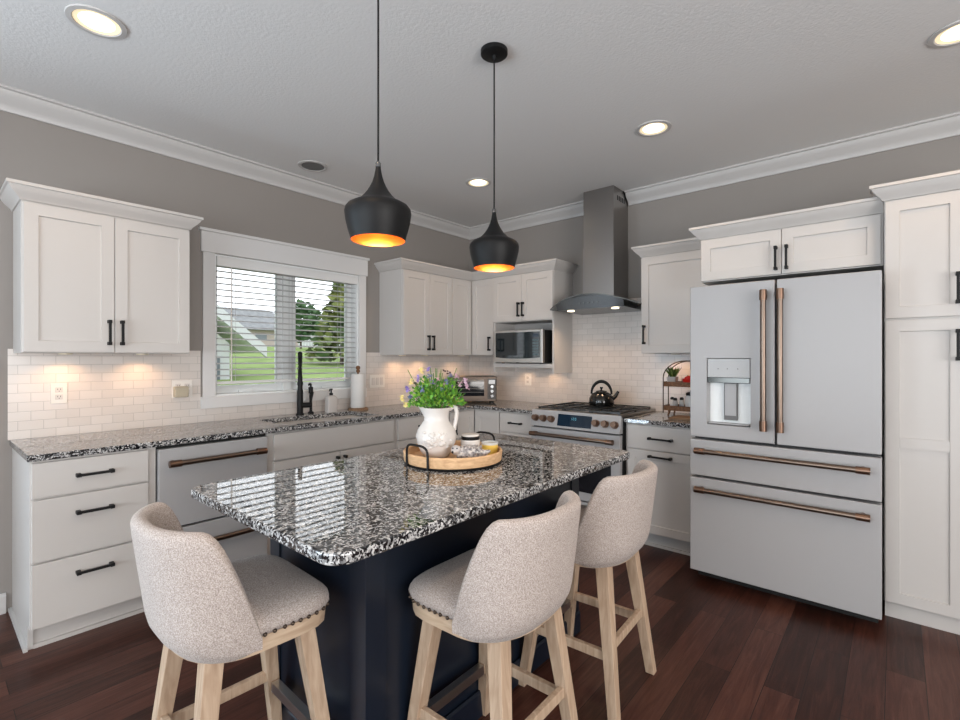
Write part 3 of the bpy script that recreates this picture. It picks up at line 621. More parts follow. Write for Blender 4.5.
# ------------------------------------------------------------------ range
t_ = thing('range', FR(1.693, 0.35, 0), 'white gas range with bronze knobs below the hood', 'range')
r0, r1 = 1.304, 2.082
bm = BM(); fbox(bm, FR, r0, r1, 0.02, 0.645, 0.06, 0.905); obj('body', bm, M['gap'], t_)
bm = BM()
for u in (r0+0.05, r1-0.05):
    for d in (0.08, 0.58): cyl(bm, FR(u, d, 0), FR(u, d, 0.06), 0.018)
obj('foot', bm, M['gap'], t_)
bm = BM(); fbox(bm, FR, r0-0.001, r1+0.001, 0.012, 0.665, 0.9145, 0.932); obj('cooktop', bm, M['steel'], t_, bevel=0.003)
bm = BM(); P_ = [(0.645, 0.800), (0.700, 0.800), (0.668, 0.930), (0.645, 0.930)]
loft(bm, [[FR(r0, d, z) for d, z in P_], [FR(r1, d, z) for d, z in P_]]); cp = obj('control_panel', bm, M['appl'], t_, bevel=0.003)
nrm = Vector((0.130, 0, 0.032)).normalized()   # (out, _, up) of the slanted panel
def onp(u, z, off): 
    d = 0.700 - (z-0.800)*0.032/0.130; return FR(u, d + nrm.x*off, z + nrm.z*off)
bm = BM(); rows = [[onp(u, z, o) for u, z in ((1.56, 0.818), (1.852, 0.818), (1.852, 0.908), (1.56, 0.908))] for o in (0.0, 0.004)]; loft(bm, rows); dsp = obj('display', bm, M['display'], t_)
bm = BM()
def seg_digit(bm, uc, zc, h, segs):
    wv = h*0.5; k = h*0.08
    S_ = {'a': (-wv/2, wv/2, h/2-k, h/2), 'd': (-wv/2, wv/2, -h/2, -h/2+k), 'g': (-wv/2, wv/2, -k/2, k/2), 'f': (-wv/2, -wv/2+k, 0, h/2), 'b': (wv/2-k, wv/2, 0, h/2), 'e': (-wv/2, -wv/2+k, -h/2, 0), 'c': (wv/2-k, wv/2, -h/2, 0)}
    for s in segs:
        a, b, c, d = S_[s]; loft(bm, [[onp(uc+u, zc+z, o) for u, z in ((a, c), (b, c), (b, d), (a, d))] for o in (0.0042, 0.0048)])
for i, sg in enumerate(('bc', 'abged', 'abcdef')): seg_digit(bm, 1.68 + i*0.018, 0.878, 0.018, sg)
obj('digit', bm, M['screen_text'], dsp)
for u in (1.352, 1.427, 1.502, 1.890, 1.965, 2.040):
    bm = BM(); c0 = Vector(onp(u, 0.862, 0.0)); nn = (Vector(onp(u, 0.862, 1.0)) - c0)
    cyl(bm, c0, c0 + nn*0.012, 0.028, 0.028, 20); cyl(bm, c0 + nn*0.012, c0 + nn*0.040, 0.024, 0.021, 20); k_ = obj('knob', bm, M['bronzecap'], cp, smooth=40)
bm = BM(); fbox(bm, FR, r0+0.002, r1-0.002, 0.646, 0.690, 0.265, 0.788); od = obj('oven_door', bm, M['appl'], t_, bevel=0.004)
bm = BM(); fbox(bm, FR, r0+0.07, r1-0.07, 0.689, 0.693, 0.33, 0.66); obj('oven_window', bm, M['dglass'], od, bevel=0.002)
bronze(FR, od, 1.335, 2.05, 0.742, 0.690)
bm = BM(); fbox(bm, FR, r0+0.002, r1-0.002, 0.646, 0.686, 0.075, 0.255); o = obj('drawer', bm, M['appl'], t_, bevel=0.004); bronze(FR, o, 1.335, 2.05, 0.215, 0.686)
for i in range(3):
    a = r0 + 0.03 + i*0.241; b = a + 0.235; bm = BM(); zt = 0.950; q = 0.012
    for d in (0.05, 0.20, 0.335, 0.47, 0.615): fbox(bm, FR, a, b, d-0.006, d+0.006, zt-q, zt)
    for u in (a+0.006, (a+b)/2, b-0.006): fbox(bm, FR, u-0.006, u+0.006, 0.05, 0.615, zt-q, zt)
    for u in (a+0.006, b-0.006):
        for d in (0.05, 0.335, 0.615): fbox(bm, FR, u-0.007, u+0.007, d-0.007, d+0.007, 0.932, zt)
    obj('grate', bm, M['iron'], t_)
for u, d in ((1.455, 0.19), (1.455, 0.48), (1.693, 0.335), (1.93, 0.19), (1.93, 0.48)):
    bm = BM(); lathe(bm, [(0.048, 0.932), (0.046, 0.940), (0.034, 0.942), (0.034, 0.949), (0.02, 0.951)], FR(u, d, 0), 20); obj('burner', bm, M['iron'], t_, smooth=40)
# kettle
kx, ky, kz = FR(1.72, 0.26, 0.950)
t_ = thing('kettle', (kx, ky, kz), 'glossy black tea kettle with an arched handle on the rear burner', 'kettle')
bm = BM(); lathe(bm, [(0.080, 0), (0.098, 0.006), (0.104, 0.03), (0.100, 0.065), (0.080, 0.10), (0.050, 0.118), (0.045, 0.120)], (kx, ky, kz), 32); obj('body', bm, M['enamel'], t_, smooth=50)
bm = BM(); lathe(bm, [(0.046, 0.119), (0.044, 0.126), (0.02, 0.133), (0.008, 0.135), (0.008, 0.142), (0.014, 0.150), (0.012, 0.160)], (kx, ky, kz), 24); obj('lid', bm, M['enamel'], t_, smooth=50)
bm = BM(); dirk = Vector((0.35, -0.94, 0)).normalized(); c = Vector((kx, ky, kz))
tube(bm, [c + dirk*0.085 + Vector((0, 0, 0.06)), c + dirk*0.115 + Vector((0, 0, 0.085)), c + dirk*0.138 + Vector((0, 0, 0.125))], [0.02, 0.016, 0.011], 12); obj('spout', bm, M['enamel'], t_, smooth=60)
bm = BM(); tube(bm, [c + dirk*(0.082*math.cos(a)) + Vector((0, 0, 0.10 + 0.105*math.sin(a))) for a in [PI*i/16 for i in range(17)]], [0.008 + 0.006*math.sin(PI*i/16) for i in range(17)], 10); obj('handle', bm, M['black'], t_, smooth=60)

# ------------------------------------------------------------------ range hood
t_ = thing('range_hood', FR(1.70, 0.25, 1.745), 'stainless steel chimney range hood with curved glass canopy', 'range hood')
bm = BM(); fbox(bm, FR, 1.562, 1.842, 0.001, 0.288, 1.80, 2.285); obj('chimney', bm, M['steel'], t_, bevel=0.002)
bm = BM(); fbox(bm, FR, 1.566, 1.838, 0.001, 0.284, 2.285, ZC-0.0005); uc = obj('upper_chimney', bm, M['steel'], t_, bevel=0.002)
bm = BM()
for k in range(5): fbox(bm, FR, 1.8375, 1.8392, 0.07+0.016*k*2, 0.085+0.016*k*2, 2.66, 2.70)
obj('vent_slot', bm, M['gap'], uc)
bm = BM(); nU = 24; hood = []
def gz(u): return 1.868 - 0.092*((u-1.70)/0.395)**2
def gd(u): return 0.50 - 0.10*((u-1.70)/0.395)**2
for i in range(nU+1):
    u = 1.305 + 0.79*i/nU; hood.append([FR(u, 0.002, gz(u)), FR(u, gd(u), gz(u)), FR(u, gd(u), gz(u)-0.009), FR(u, 0.002, gz(u)-0.009)])
loft(bm, hood); obj('glass_canopy', bm, M['hoodglass'], t_, smooth=30)
bm = BM(); hb = []
for i in range(nU+1):
    u = 1.40 + 0.60*i/nU; zt = gz(u)-0.010; hb.append([FR(u, 0.002, zt), FR(u, 0.455, zt), FR(u, 0.44, 1.752), FR(u, 0.002, 1.745)])
loft(bm, hb); obj('body', bm, mat('hood_body_shaded_steel', (0.13, 0.135, 0.14), 0.25, metal=1.0), t_, smooth=30)  # steel darkened to carry the shade under the glass canopy
for u in (1.50, 1.90):
    bm = BM(); lathe(bm, [(0.028, 1.744), (0.028, 1.75)], FR(u, 0.38, 0)[:2] + (0,), 18); obj('hood_light', bm, M['lamp'], t_)
    p = FR(u, 0.38, 1.735); spot('hood_lamp', p, 5.0, 2.3, (1.0, 0.66, 0.40), 0.02)
bm = BM()
for k in range(5): cyl(bm, FR(1.62+0.04*k, 0.447, 1.80), FR(1.62+0.04*k, 0.452, 1.80), 0.007, seg=12)
obj('control_button', bm, M['chrome'], t_)

# ------------------------------------------------------------------ microwave
t_ = thing('microwave_oven', FR(0.97, 0.2, 1.299), 'stainless steel microwave oven with dark glass in the cabinet niche', 'microwave')
bm = BM(); fbox(bm, FR, 0.668, 1.212, 0.03, 0.345, 1.312, 1.603); obj('body', bm, M['gap'], t_)
bm = BM()
for u in (0.72, 1.16):
    for d in (0.08, 0.31): cyl(bm, FR(u, d, 1.2985), FR(u, d, 1.313), 0.014, seg=12)
obj('foot', bm, M['gap'], t_)
bm = BM(); fbox(bm, FR, 0.664, 1.216, 0.346, 0.385, 1.308, 1.608); obj('front_frame', bm, mat('micro_steel', (0.55, 0.53, 0.51), 0.35, metal=0.8), t_, bevel=0.004)
bm = BM(); rr = []
for d in (0.385, 0.390):
    top = [(0.69 + 0.50*i/12, 1.588) for i in range(13)]; bot = [(1.19 - 0.50*i/12, 1.345 + 0.012*(2*i/12-1)**2) for i in range(13)]
    rr.append([FR(u, d, z) for u, z in top + bot])
loft(bm, rr); dg = obj('door_glass', bm, mat('micro_glass', (0.006, 0.012, 0.016), 0.06, spec=0.9), t_)
bm = BM()
for i in range(4):
    for j in range(6): fbox(bm, FR, 1.115 + i*0.016, 1.127 + i*0.016, 0.3902, 0.3908, 1.375 + j*0.026, 1.391 + j*0.026)
obj('keypad_button', bm, mat('keypad_grey', (0.10, 0.15, 0.17), 0.4), dg)
bm = BM(); fbox(bm, FR, 1.115, 1.178, 0.3902, 0.3908, 1.54, 1.57); obj('display', bm, M['display'], dg)

# ------------------------------------------------------------------ toaster oven in the corner
def FT(u, d, z):
    c = Vector((-0.495, -0.495)); rt = Vector((0.7071, -0.7071)); out_ = Vector((-0.7071, -0.7071)); p = c + rt*u + out_*d; return (p.x, p.y, z)
def tbox(bm, u0, u1, d0, d1, z0, z1):
    v = [bm.verts.new(FT(u, d, z)) for z in (z0, z1) for d in (d0, d1) for u in (u0, u1)]
    for f in ((0, 1, 3, 2), (4, 6, 7, 5), (0, 4, 5, 1), (2, 3, 7, 6), (0, 2, 6, 4), (1, 5, 7, 3)): bm.faces.new([v[i] for i in f])
t_ = thing('toaster_oven', FT(0, -0.14, 0.914), 'dark bronze toaster oven set diagonally in the worktop corner', 'toaster oven')
bm = BM(); tbox(bm, -0.23, 0.23, -0.27, 0, 0.93, 1.172); obj('body', bm, M['toaster'], t_, bevel=0.008)
bm = BM()
for u in (-0.19, 0.19):
    for d in (-0.03, -0.24): cyl(bm, FT(u, d, 0.914), FT(u, d, 0.932), 0.014, seg=12)
obj('foot', bm, M['gap'], t_)
bm = BM(); tbox(bm, -0.215, 0.125, 0.0005, 0.014, 0.95, 1.152); td = obj('door', bm, M['toaster'], t_, bevel=0.003)
bm = BM(); tbox(bm, -0.195, 0.105, 0.0142, 0.0165, 0.985, 1.125); obj('door_glass', bm, M['dglass'], td)
bm = BM()
for z in (1.02, 1.055, 1.09): tbox(bm, -0.19, 0.10, 0.0166, 0.0172, z, z+0.003)
obj('rack_line', bm, mat('rack_grey', (0.22, 0.20, 0.18), 0.4), td)
bm = BM(); cyl(bm, FT(-0.19, 0.045, 1.138), FT(0.10, 0.045, 1.138), 0.008); 
for u in (-0.17, 0.08): cyl(bm, FT(u, 0.012, 1.138), FT(u, 0.045, 1.138), 0.006)
obj('handle', bm, M['steel'], td, smooth=40)
bm = BM(); tbox(bm, 0.14, 0.222, 0.0005, 0.006, 0.95, 1.152); tp = obj('control_panel', bm, mat('toaster_panel', (0.06, 0.05, 0.045), 0.4), t_, bevel=0.002)
bm = BM(); tbox(bm, 0.15, 0.212, 0.0062, 0.008, 1.10, 1.14); obj('display', bm, M['dglass'], tp)
for z in (1.075, 1.03, 0.985):
    bm = BM(); cyl(bm, FT(0.181, 0.006, z), FT(0.181, 0.026, z), 0.015, seg=16); obj('knob', bm, M['chrome'], tp, smooth=40)

# ------------------------------------------------------------------ tiered stand and what it holds
sx, sy = -0.20, -2.405
t_ = thing('tiered_stand', (sx, sy, 0.914), 'two-tier walnut stand with arched rods on the short worktop', 'stand')
for nm, z in (('lower_tray', 0.955), ('upper_tray', 1.135)):
    bm = BM(); hw = 0.165; dp_ = 0.09
    loft(bm, [[(x, y, zz) for x, y in round_rect(sx-dp_, sx+dp_, sy-hw, sy+hw, 0.03, 4)] for zz in (z, z+0.012)])
    a = round_rect(sx-dp_, sx+dp_, sy-hw, sy+hw, 0.03, 4); b = round_rect(sx-dp_+0.01, sx+dp_-0.01, sy-hw+0.01, sy+hw-0.01, 0.022, 4)
    vs = [[bm.verts.new((x, y, zz)) for x, y in p] for p, zz in ((a, z+0.012), (a, z+0.036), (b, z+0.036), (b, z+0.012))]
    for p, q in zip(vs, vs[1:]): ring_faces(bm, p, q)
    ring_faces(bm, vs[3], vs[0]); obj(nm, bm, M['stand'], t_, smooth=30)
for d in (-0.093, 0.093):
    bm = BM(); pts = [(sx+d*0.6, sy+0.172, 0.93), (sx+d*0.6, sy+0.172, 1.20)] + [(sx+d*0.6, sy+0.172*math.cos(a), 1.20 + 0.13*math.sin(a)) for a in [PI*i/14 for i in range(1, 14)]] + [(sx+d*0.6, sy-0.172, 1.20), (sx+d*0.6, sy-0.172, 0.93)]
    tube(bm, pts, 0.0045, 8); obj('rod', bm, M['nail'], t_, smooth=60)
for d in (-0.06, 0.06):
    for s in (-0.12, 0.12):
        bm = BM(); cyl(bm, (sx+d*1.1, sy+s*1.1, 0.9146), (sx+d, sy+s, 0.956), 0.006, 0.009, 10); obj('leg', bm, M['stand'], t_, smooth=40)
t_ = thing('potted_grass', (sx-0.01, sy+0.118, 1.147), 'small grassy plant in a grey pot on the upper tier', 'plant')
px, py, pz = sx-0.01, sy+0.118, 1.1475
bm = BM(); loft(bm, [[(px+s*x, py+s*y, pz+z) for x, y in round_rect(-0.035, 0.035, -0.035, 0.035, 0.008, 3)] for s, z in ((0.85, 0), (1, 0.06), (0.86, 0.06), (0.86, 0.05))]); obj('pot', bm, M['potgrey'], t_)
bm = BM()
for i in range(90):
    a = random.uniform(0, 2*PI); r = random.uniform(0, 0.022); p = Vector((px + r*math.cos(a), py + r*math.sin(a), pz+0.05)); tip = p + Vector((math.cos(a)*random.uniform(0.01, 0.055), math.sin(a)*random.uniform(0.01, 0.055), random.uniform(0.05, 0.095)))
    s = Vector((-math.sin(a), math.cos(a), 0))*0.0035; mid = (p+tip)/2 + Vector((0, 0, 0.014)); v = [bm.verts.new(q) for q in (p-s, p+s, mid+s, tip, mid-s)]; bm.faces.new(v)
obj('foliage', bm, noise_mat('grass_blade', (0.05, 0.09, 0.02), (0.18, 0.26, 0.07), 40), t_, recalc=False)
t_ = thing('berry_bowl', (sx, sy-0.008, 1.147), 'small red bowl topped with green leaves on the upper tier', 'bowl')
bm = BM(); lathe(bm, [(0.03, 1.1475), (0.05, 1.165), (0.055, 1.195), (0.050, 1.195), (0.045, 1.168), (0.02, 1.155)], (sx, sy-0.008, 0), 20); obj('bowl', bm, M['red'], t_, smooth=50)
bm = BM()
for i in range(14):
    a = random.uniform(0, 2*PI); sphere(bm, (sx + 0.03*math.cos(a), sy-0.008 + 0.03*math.sin(a), 1.195 + random.uniform(0, 0.012)), 0.014, u=8, v=6)
obj('fruit', bm, M['red'], t_, smooth=60)['kind'] = 'stuff'
bm = BM()
for i in range(16):
    a = random.uniform(0, 2*PI); p = Vector((sx + 0.012*math.cos(a), sy-0.008 + 0.012*math.sin(a), 1.205)); q = p + Vector((0.03*math.cos(a), 0.03*math.sin(a), random.uniform(0.0, 0.03))); s = Vector((-math.sin(a), math.cos(a), 0))*0.008
    bm.faces.new([bm.verts.new(k) for k in (p, (p+q)/2+s, q, (p+q)/2-s)])
obj('foliage', bm, M['stem'], t_, recalc=False)
def shaker_item(x, y, m, label, cat='shaker', h=0.062):
    z0 = 0.9675; t_ = thing('spice_shaker', (x, y, z0), label, cat)
    bm = BM(); lathe(bm, [(0.016, z0), (0.019, z0+0.004), (0.019, z0+h*0.75), (0.013, z0+h)], (x, y, 0), 18); obj('body', bm, m, t_, smooth=40)
    bm = BM(); lathe(bm, [(0.0135, z0+h), (0.0145, z0+h+0.004), (0.0145, z0+h+0.014), (0.008, z0+h+0.02)], (x, y, 0), 16); obj('lid', bm, M['black'], t_, smooth=40)
shaker_item(sx+0.02, sy+0.130, M['ceramic'], 'white black-capped shaker on the lower tier nearest the range')
shaker_item(sx-0.045, sy+0.085, M['potgrey'], 'grey black-capped shaker standing in front on the lower tier')
shaker_item(sx+0.03, sy+0.062, M['jarglass'], 'clear black-capped shaker behind the grey one on the lower tier')
t_ = thing('glass_jar', (sx-0.01, sy-0.022, 0.9675), 'glass jar with a black lid on the lower tier beside the refrigerator', 'jar')
bm = BM(); lathe(bm, [(0.04, 0.9675), (0.044, 0.972), (0.044, 1.06), (0.036, 1.07)], (sx-0.01, sy-0.022, 0), 24); obj('body', bm, M['jarglass'], t_, smooth=40)
bm = BM(); lathe(bm, [(0.038, 1.07), (0.04, 1.074), (0.04, 1.09), (0.012, 1.096), (0.012, 1.106)], (sx-0.01, sy-0.022, 0), 24); obj('lid', bm, M['black'], t_, smooth=40)
bm = BM(); loft(bm, [[(x, y, z) for x, y in round_rect(-0.50, -0.33, -2.60, -2.36, 0.015, 4)] for z in (0.9145, 0.930)])
tag(obj('cutting_board', bm, M['board'], bevel=0.002), 'brown wooden board lying flat before the tiered stand', 'cutting board')

# ------------------------------------------------------------------ island
t_ = thing('kitchen_island', (-2.5, -2.1, 0), 'navy kitchen island with a speckled granite top', 'island')
bx0, bx1, by0, by1 = -3.118, -1.85, -2.39, -1.80
bm = BM(); box(bm, bx0, bx1, by0, by1, 0.0, 0.884); ib = obj('base', bm, M['navy'], t_, bevel=0.002)
bm = BM(); prism(bm, [(bx0-0.006, by0-0.006), (bx0+0.07, by0-0.006), (bx0+0.07, by0-0.0002), (bx0-0.0002, by0-0.0002), (bx0-0.0002, by0+0.07), (bx0-0.006, by0+0.07)], 0, 0.883); obj('corner_trim', bm, M['navy'], t_, bevel=0.001)
bm = BM(); box(bm, bx0-0.006, bx0-0.0002, by1-0.07, by1, 0.0, 0.883); obj('corner_trim', bm, M['navy'], t_, bevel=0.001)
bm = BM(); box(bm, bx1-0.07, bx1, by0-0.006, by0-0.0002, 0, 0.883); obj('corner_trim', bm, M['navy'], t_, bevel=0.001)
bm = BM(); molding(bm, [(bx0-0.006, by1), (bx0-0.006, by0-0.006), (bx1, by0-0.006)], [(0, 0), (0.008, 0), (0.008, 0.09), (0.004, 0.10), (0, 0.10)], 1); obj('plinth', bm, M['navy'], t_)
bm = BM(); loft(bm, [[(x, y, z) for x, y in round_rect(-3.398, -1.797, -2.655, -1.762, 0.06, 8)] for z in (0.884, 0.914)]); obj('worktop', bm, M['granite'], t_, bevel=0.006, bseg=3)
bm = BM(); box(bm, bx1, bx1+0.006, -2.20, -2.125, 0.62, 0.74); o = obj('outlet', bm, M['black'], t_, bevel=0.002)

# ------------------------------------------------------------------ stools
def stool(label):
    t_ = thing('counter_stool', (0, 0, 0), label, 'stool', 'linen counter stools around the island')
    fx_, fy_ = 0.185, 0.190
    tops = {}
    for sxn in (1, -1):
        for syn in (1, -1):
            bm = BM(); p0 = Vector((0.229 if sxn > 0 else -0.168, syn*0.200, 0)); p1 = Vector((0.156 if sxn > 0 else -0.098, syn*0.137, 0.560)); rg = []
            for p, h in ((p0, 0.018), (p1, 0.025)): rg.append([(p.x+a*h, p.y+b*h, p.z) for a, b in ((1, 1), (-1, 1), (-1, -1), (1, -1))])
            loft(bm, rg); obj('leg', bm, M['oak'], t_, bevel=0.002); tops[(sxn, syn)] = (p0, p1)
    def at(k, z): a, b = tops[k]; return a.lerp(b, z/0.560)
    def bar(k0, k1, z, w_, h_, name='stretcher'):
        a, b = at(k0, z), at(k1, z); d = (b-a).normalized(); s = Vector((-d.y, d.x, 0)); bm = BM(); a = a + d*0.014; b = b - d*0.014
        loft(bm, [[p + s*i*w_/2 + Vector((0, 0, j*h_/2)) for i, j in ((-1, -1), (1, -1), (1, 1), (-1, 1))] for p in (a, b)]); return obj(name, bm, M['oak'], t_, bevel=0.002)
    bar((-1, 1), (1, 1), 0.235, 0.020, 0.034); bar((-1, -1), (1, -1), 0.235, 0.020, 0.034); bar((-1, -1), (-1, 1), 0.265, 0.020, 0.034)
    fr = bar((1, -1), (1, 1), 0.20, 0.024, 0.034, 'footrest')
    a, b = at((1, -1), 0.20), at((1, 1), 0.20); bm = BM(); box(bm, a.x-0.0135, a.x+0.0135, a.y+0.03, b.y-0.03, 0.2172, 0.2187); box(bm, a.x-0.0137, a.x-0.0122, a.y+0.03, b.y-0.03, 0.186, 0.2172)
    obj('metal_plate', bm, M['plate'], fr)
    # seat outline: rounded, slightly tapered
    def outl(off, seg=48):
        pts = []
        for i in range(seg):
            a = 2*PI*i/seg; c, s = math.cos(a), math.sin(a); n = 5.5 if c > 0 else 2.4
            r = (abs(c)**n + abs(s)**n)**(-1/n); pts.append((0.010 + ((0.216 if c > 0 else 0.180)+off)*r*c, (0.226+off)*r*s*(1.0 + 0.02*c if c > 0 else 1.0)))
        return pts
    bm = BM(); loft(bm, [[(x, y, z) for x, y in outl(o)] for z, o in ((0.553, -0.022), (0.561, -0.006), (0.601, -0.002), (0.604, -0.004))]); obj('apron', bm, M['oakband'], t_, smooth=40)
    bm = BM(); loft(bm, [[(x*(1 if o > -0.1 else 1), y, z) for x, y in outl(o)] for z, o in ((0.6045, -0.012), (0.608, 0.0), (0.624, 0.006), (0.641, 0.002), (0.654, -0.012), (0.664, -0.035), (0.671, -0.07), (0.674, -0.12), (0.675, -0.17))]); obj('seat_cushion', bm, M['fabric'], t_, smooth=60)
    bm = BM(); pts = outl(0.002, 200); last = None
    for x, y in pts:
        if x < 0.0: continue
        if last is None or (Vector((x, y)) - last).length > 0.021:
            sphere(bm, (x, y, 0.6095), 0.0062, u=8, v=6); last = Vector((x, y))
    obj('nailhead_trim', bm, M['nail'], t_, smooth=60)
    # wrap-around back
    bm = BM(); NF = 44; NV = 12; outer = []
    def plan(phi, off):
        c, s = math.cos(phi), math.sin(phi); n = 2.3
        r = (abs(c)**n + abs(s)**n)**(-1/n); return Vector((-(0.228+off)*r*c - 0.004, (0.250+off)*r*s))
    def smooth01(t): t = max(0, min(1, t)); return t*t*(3-2*t)
    rings = []
    for i in range(NF+1):
        phi = -PI/2 + PI*i/NF; e = abs(phi)/(PI/2)
        # top: flat across the back, sloping down the sides
        xx = plan(phi, 0).x; tS = (xx + 0.128)/(0.128-0.004)
        zt = 0.900 - 0.008*e if tS <= 0 else 0.894 - 0.295*(tS**1.1)
        if abs(tS) < 0.16: zt -= 0.010*(1-abs(tS)/0.16)
        zb = 0.562 + 0.012*smooth01((e-0.75)/0.25)
        prof = []
        for j in range(NV+1):
            v = j/NV; z = zb + (zt-zb)*v; lean = (0.042*max(0, (0.89-z)/0.30) - 0.009)*math.cos(phi)  # leans back
            nar = -0.020*(1-smooth01((z-0.53)/0.30))*abs(math.sin(phi))                    # sides draw in toward the top
            bot = -0.034*(1-min(1, (z-zb)/0.08))**2*math.cos(phi)**0.7
            p = plan(phi, bot); p = Vector((p.x + lean, p.y*(1 + nar/0.25))); prof.append((p, z))
        th = 0.040; ct = Vector((0.02, 0))
        ring = [Vector((p.x, p.y, z)) for p, z in prof]
        pt, ztop = prof[-1]
        def inn(p):
            q = plan(phi, 0); q2 = plan(phi, -th); return Vector((p.x + (q2.x-q.x), p.y + (q2.y-q.y)))
        ip = inn(pt)
        for k in range(1, 6):
            a = PI*k/6; m_ = (pt+ip)/2 + (pt-ip)/2*math.cos(a); ring.append(Vector((m_.x, m_.y, ztop + 0.018*math.sin(a))))
        for p, z in prof[::-1]:
            q = inn(p); ring.append(Vector((q.x, q.y, z)))
        rings.append(ring)
    vs = [[bm.verts.new(p) for p in r] for r in rings]
    for a, b in zip(vs, vs[1:]): ring_faces(bm, a, b)
    bm.faces.new(vs[0][::-1]); bm.faces.new(vs[-1])
    obj('backrest', bm, M['fabric'], t_, smooth=75)
    return t_
def place(t_, x, y, deg): t_.location = (x, y, 0); t_.rotation_euler = (0, 0, math.radians(deg))
def copy_tree(o, parent=None):
    c = o.copy(); C.objects.link(c)
    if parent: c.parent = parent
    for ch in list(o.children): copy_tree(ch, c)
    return c
s1 = stool('counter stool pulled up to the short window-side end of the island')
s2 = copy_tree(s1); s2['label'] = 'counter stool at the long side of the island, between the other two stools'
s3 = copy_tree(s1); s3['label'] = 'counter stool at the long side of the island, nearest the range and refrigerator'
place(s1, -3.379, -2.077, -2); place(s2, -2.775, -2.630, 91); place(s3, -2.139, -2.632, 93)

# ------------------------------------------------------------------ tray and its things
tx, ty, tz = -2.504, -2.159, 0.9145
t_ = thing('serving_tray', (tx, ty, tz), 'round wooden tray with black wire handles on the island top', 'tray')
bm = BM(); lathe(bm, [(0.198, tz+0.006), (0.206, tz+0.010), (0.210, tz+0.046), (0.205, tz+0.052), (0.199, tz+0.046), (0.196, tz+0.018)], (tx, ty, 0), 64); obj('tray_body', bm, M['traywood'], t_, smooth=35)
bm = BM(); lathe(bm, [(0.195, tz), (0.207, tz), (0.209, tz+0.007), (0.195, tz+0.007)], (tx, ty, 0), 64); obj('metal_base', bm, M['black'], t_, smooth=35)
for s in (-1, 1):
    ax = Vector((1, 0, 0))*s; tn = Vector((-ax.y, ax.x, 0)); c0 = Vector((tx, ty, tz)) + ax*0.207
    e0 = ax*0.0
    def hp(k, z): 
        a = k/0.213; return Vector((tx, ty, tz+z)) + (ax*math.cos(a) + tn*math.sin(a))*0.2135
    bm = BM(); pts = [hp(0.062, 0.003), hp(0.062, 0.05)] + [hp(0.062*math.cos(a)**0.6 if a < PI/2 else -0.062*abs(math.cos(a))**0.6, 0.05 + 0.045*math.sin(a)**0.6) for a in [PI*i/12 for i in range(1, 12)]] + [hp(-0.062, 0.05), hp(-0.062, 0.003)]
    tube(bm, pts, 0.0048, 8); obj('handle', bm, M['black'], t_, smooth=60)
zf = tz + 0.0182
jx, jy = -2.553, -2.108
t_ = thing('pitcher', (jx, jy, zf), 'white embossed ceramic pitcher holding the flowers on the tray', 'pitcher')
bm = BM(); seg = 48; prof = [(0.040, 0.0), (0.052, 0.004), (0.066, 0.025), (0.082, 0.060), (0.087, 0.090), (0.080, 0.118), (0.064, 0.138), (0.054, 0.152), (0.051, 0.168), (0.055, 0.190), (0.064, 0.210), (0.061, 0.2105), (0.051, 0.19), (0.046, 0.165), (0.05, 0.14), (0.03, 0.12)]
lip_d = Vector((-0.65, 0.76)); rs = []
for r, z in prof:
    ring = []
    for i in range(seg):
        a = 2*PI*i/seg; d = Vector((math.cos(a), math.sin(a))); k = max(0, d.dot(lip_d))**6; rr = r + (0.018*k*max(0, (z-0.17)/0.04) if z > 0.17 else 0)
        zz = z + (0.010*k if z > 0.2 else 0)
        if 0.02 < z < 0.13 and r > 0.06: rr += 0.0028*math.sin(5*a + 40*z)*math.sin(60*z + 3*a)
        ring.append((jx + rr*d.x, jy + rr*d.y, zf + zz))
    rs.append(ring)
vs = [[bm.verts.new(p) for p in r] for r in rs]
for a, b in zip(vs, vs[1:]): ring_faces(bm, a, b)
bm.faces.new(vs[0][::-1]); bm.faces.new(vs[-1]); obj('body', bm, M['ceramic'], t_, smooth=60)
bm = BM(); hd = Vector((0.66, -0.75, 0)).normalized(); c = Vector((jx, jy, zf))
tube(bm, [c + hd*a + Vector((0, 0, z)) for a, z in ((0.055, 0.200), (0.068, 0.213), (0.082, 0.208), (0.087, 0.185), (0.083, 0.155), (0.077, 0.130), (0.074, 0.115))], [0.010, 0.010, 0.010, 0.009, 0.009, 0.009, 0.011], 12); obj('handle', bm, M['ceramic'], t_, smooth=60)
bm = BM()   # raised flower and fruit relief facing the room
fdir = Vector((-0.70, -0.72, 0)).normalized(); fside = Vector((-fdir.y, fdir.x, 0))
for i in range(46):
    a = random.gauss(-0.15, 0.33); z = random.uniform(0.05, 0.115); r = 0.085 - 9*(z-0.085)**2; d = fdir*math.cos(a) + fside*math.sin(a)
    sphere(bm, c + d*r + Vector((0, 0, z)), random.uniform(0.006, 0.012), (1, 1, 0.8), 8, 6)
obj('relief', bm, M['ceramic'], t_, smooth=60)
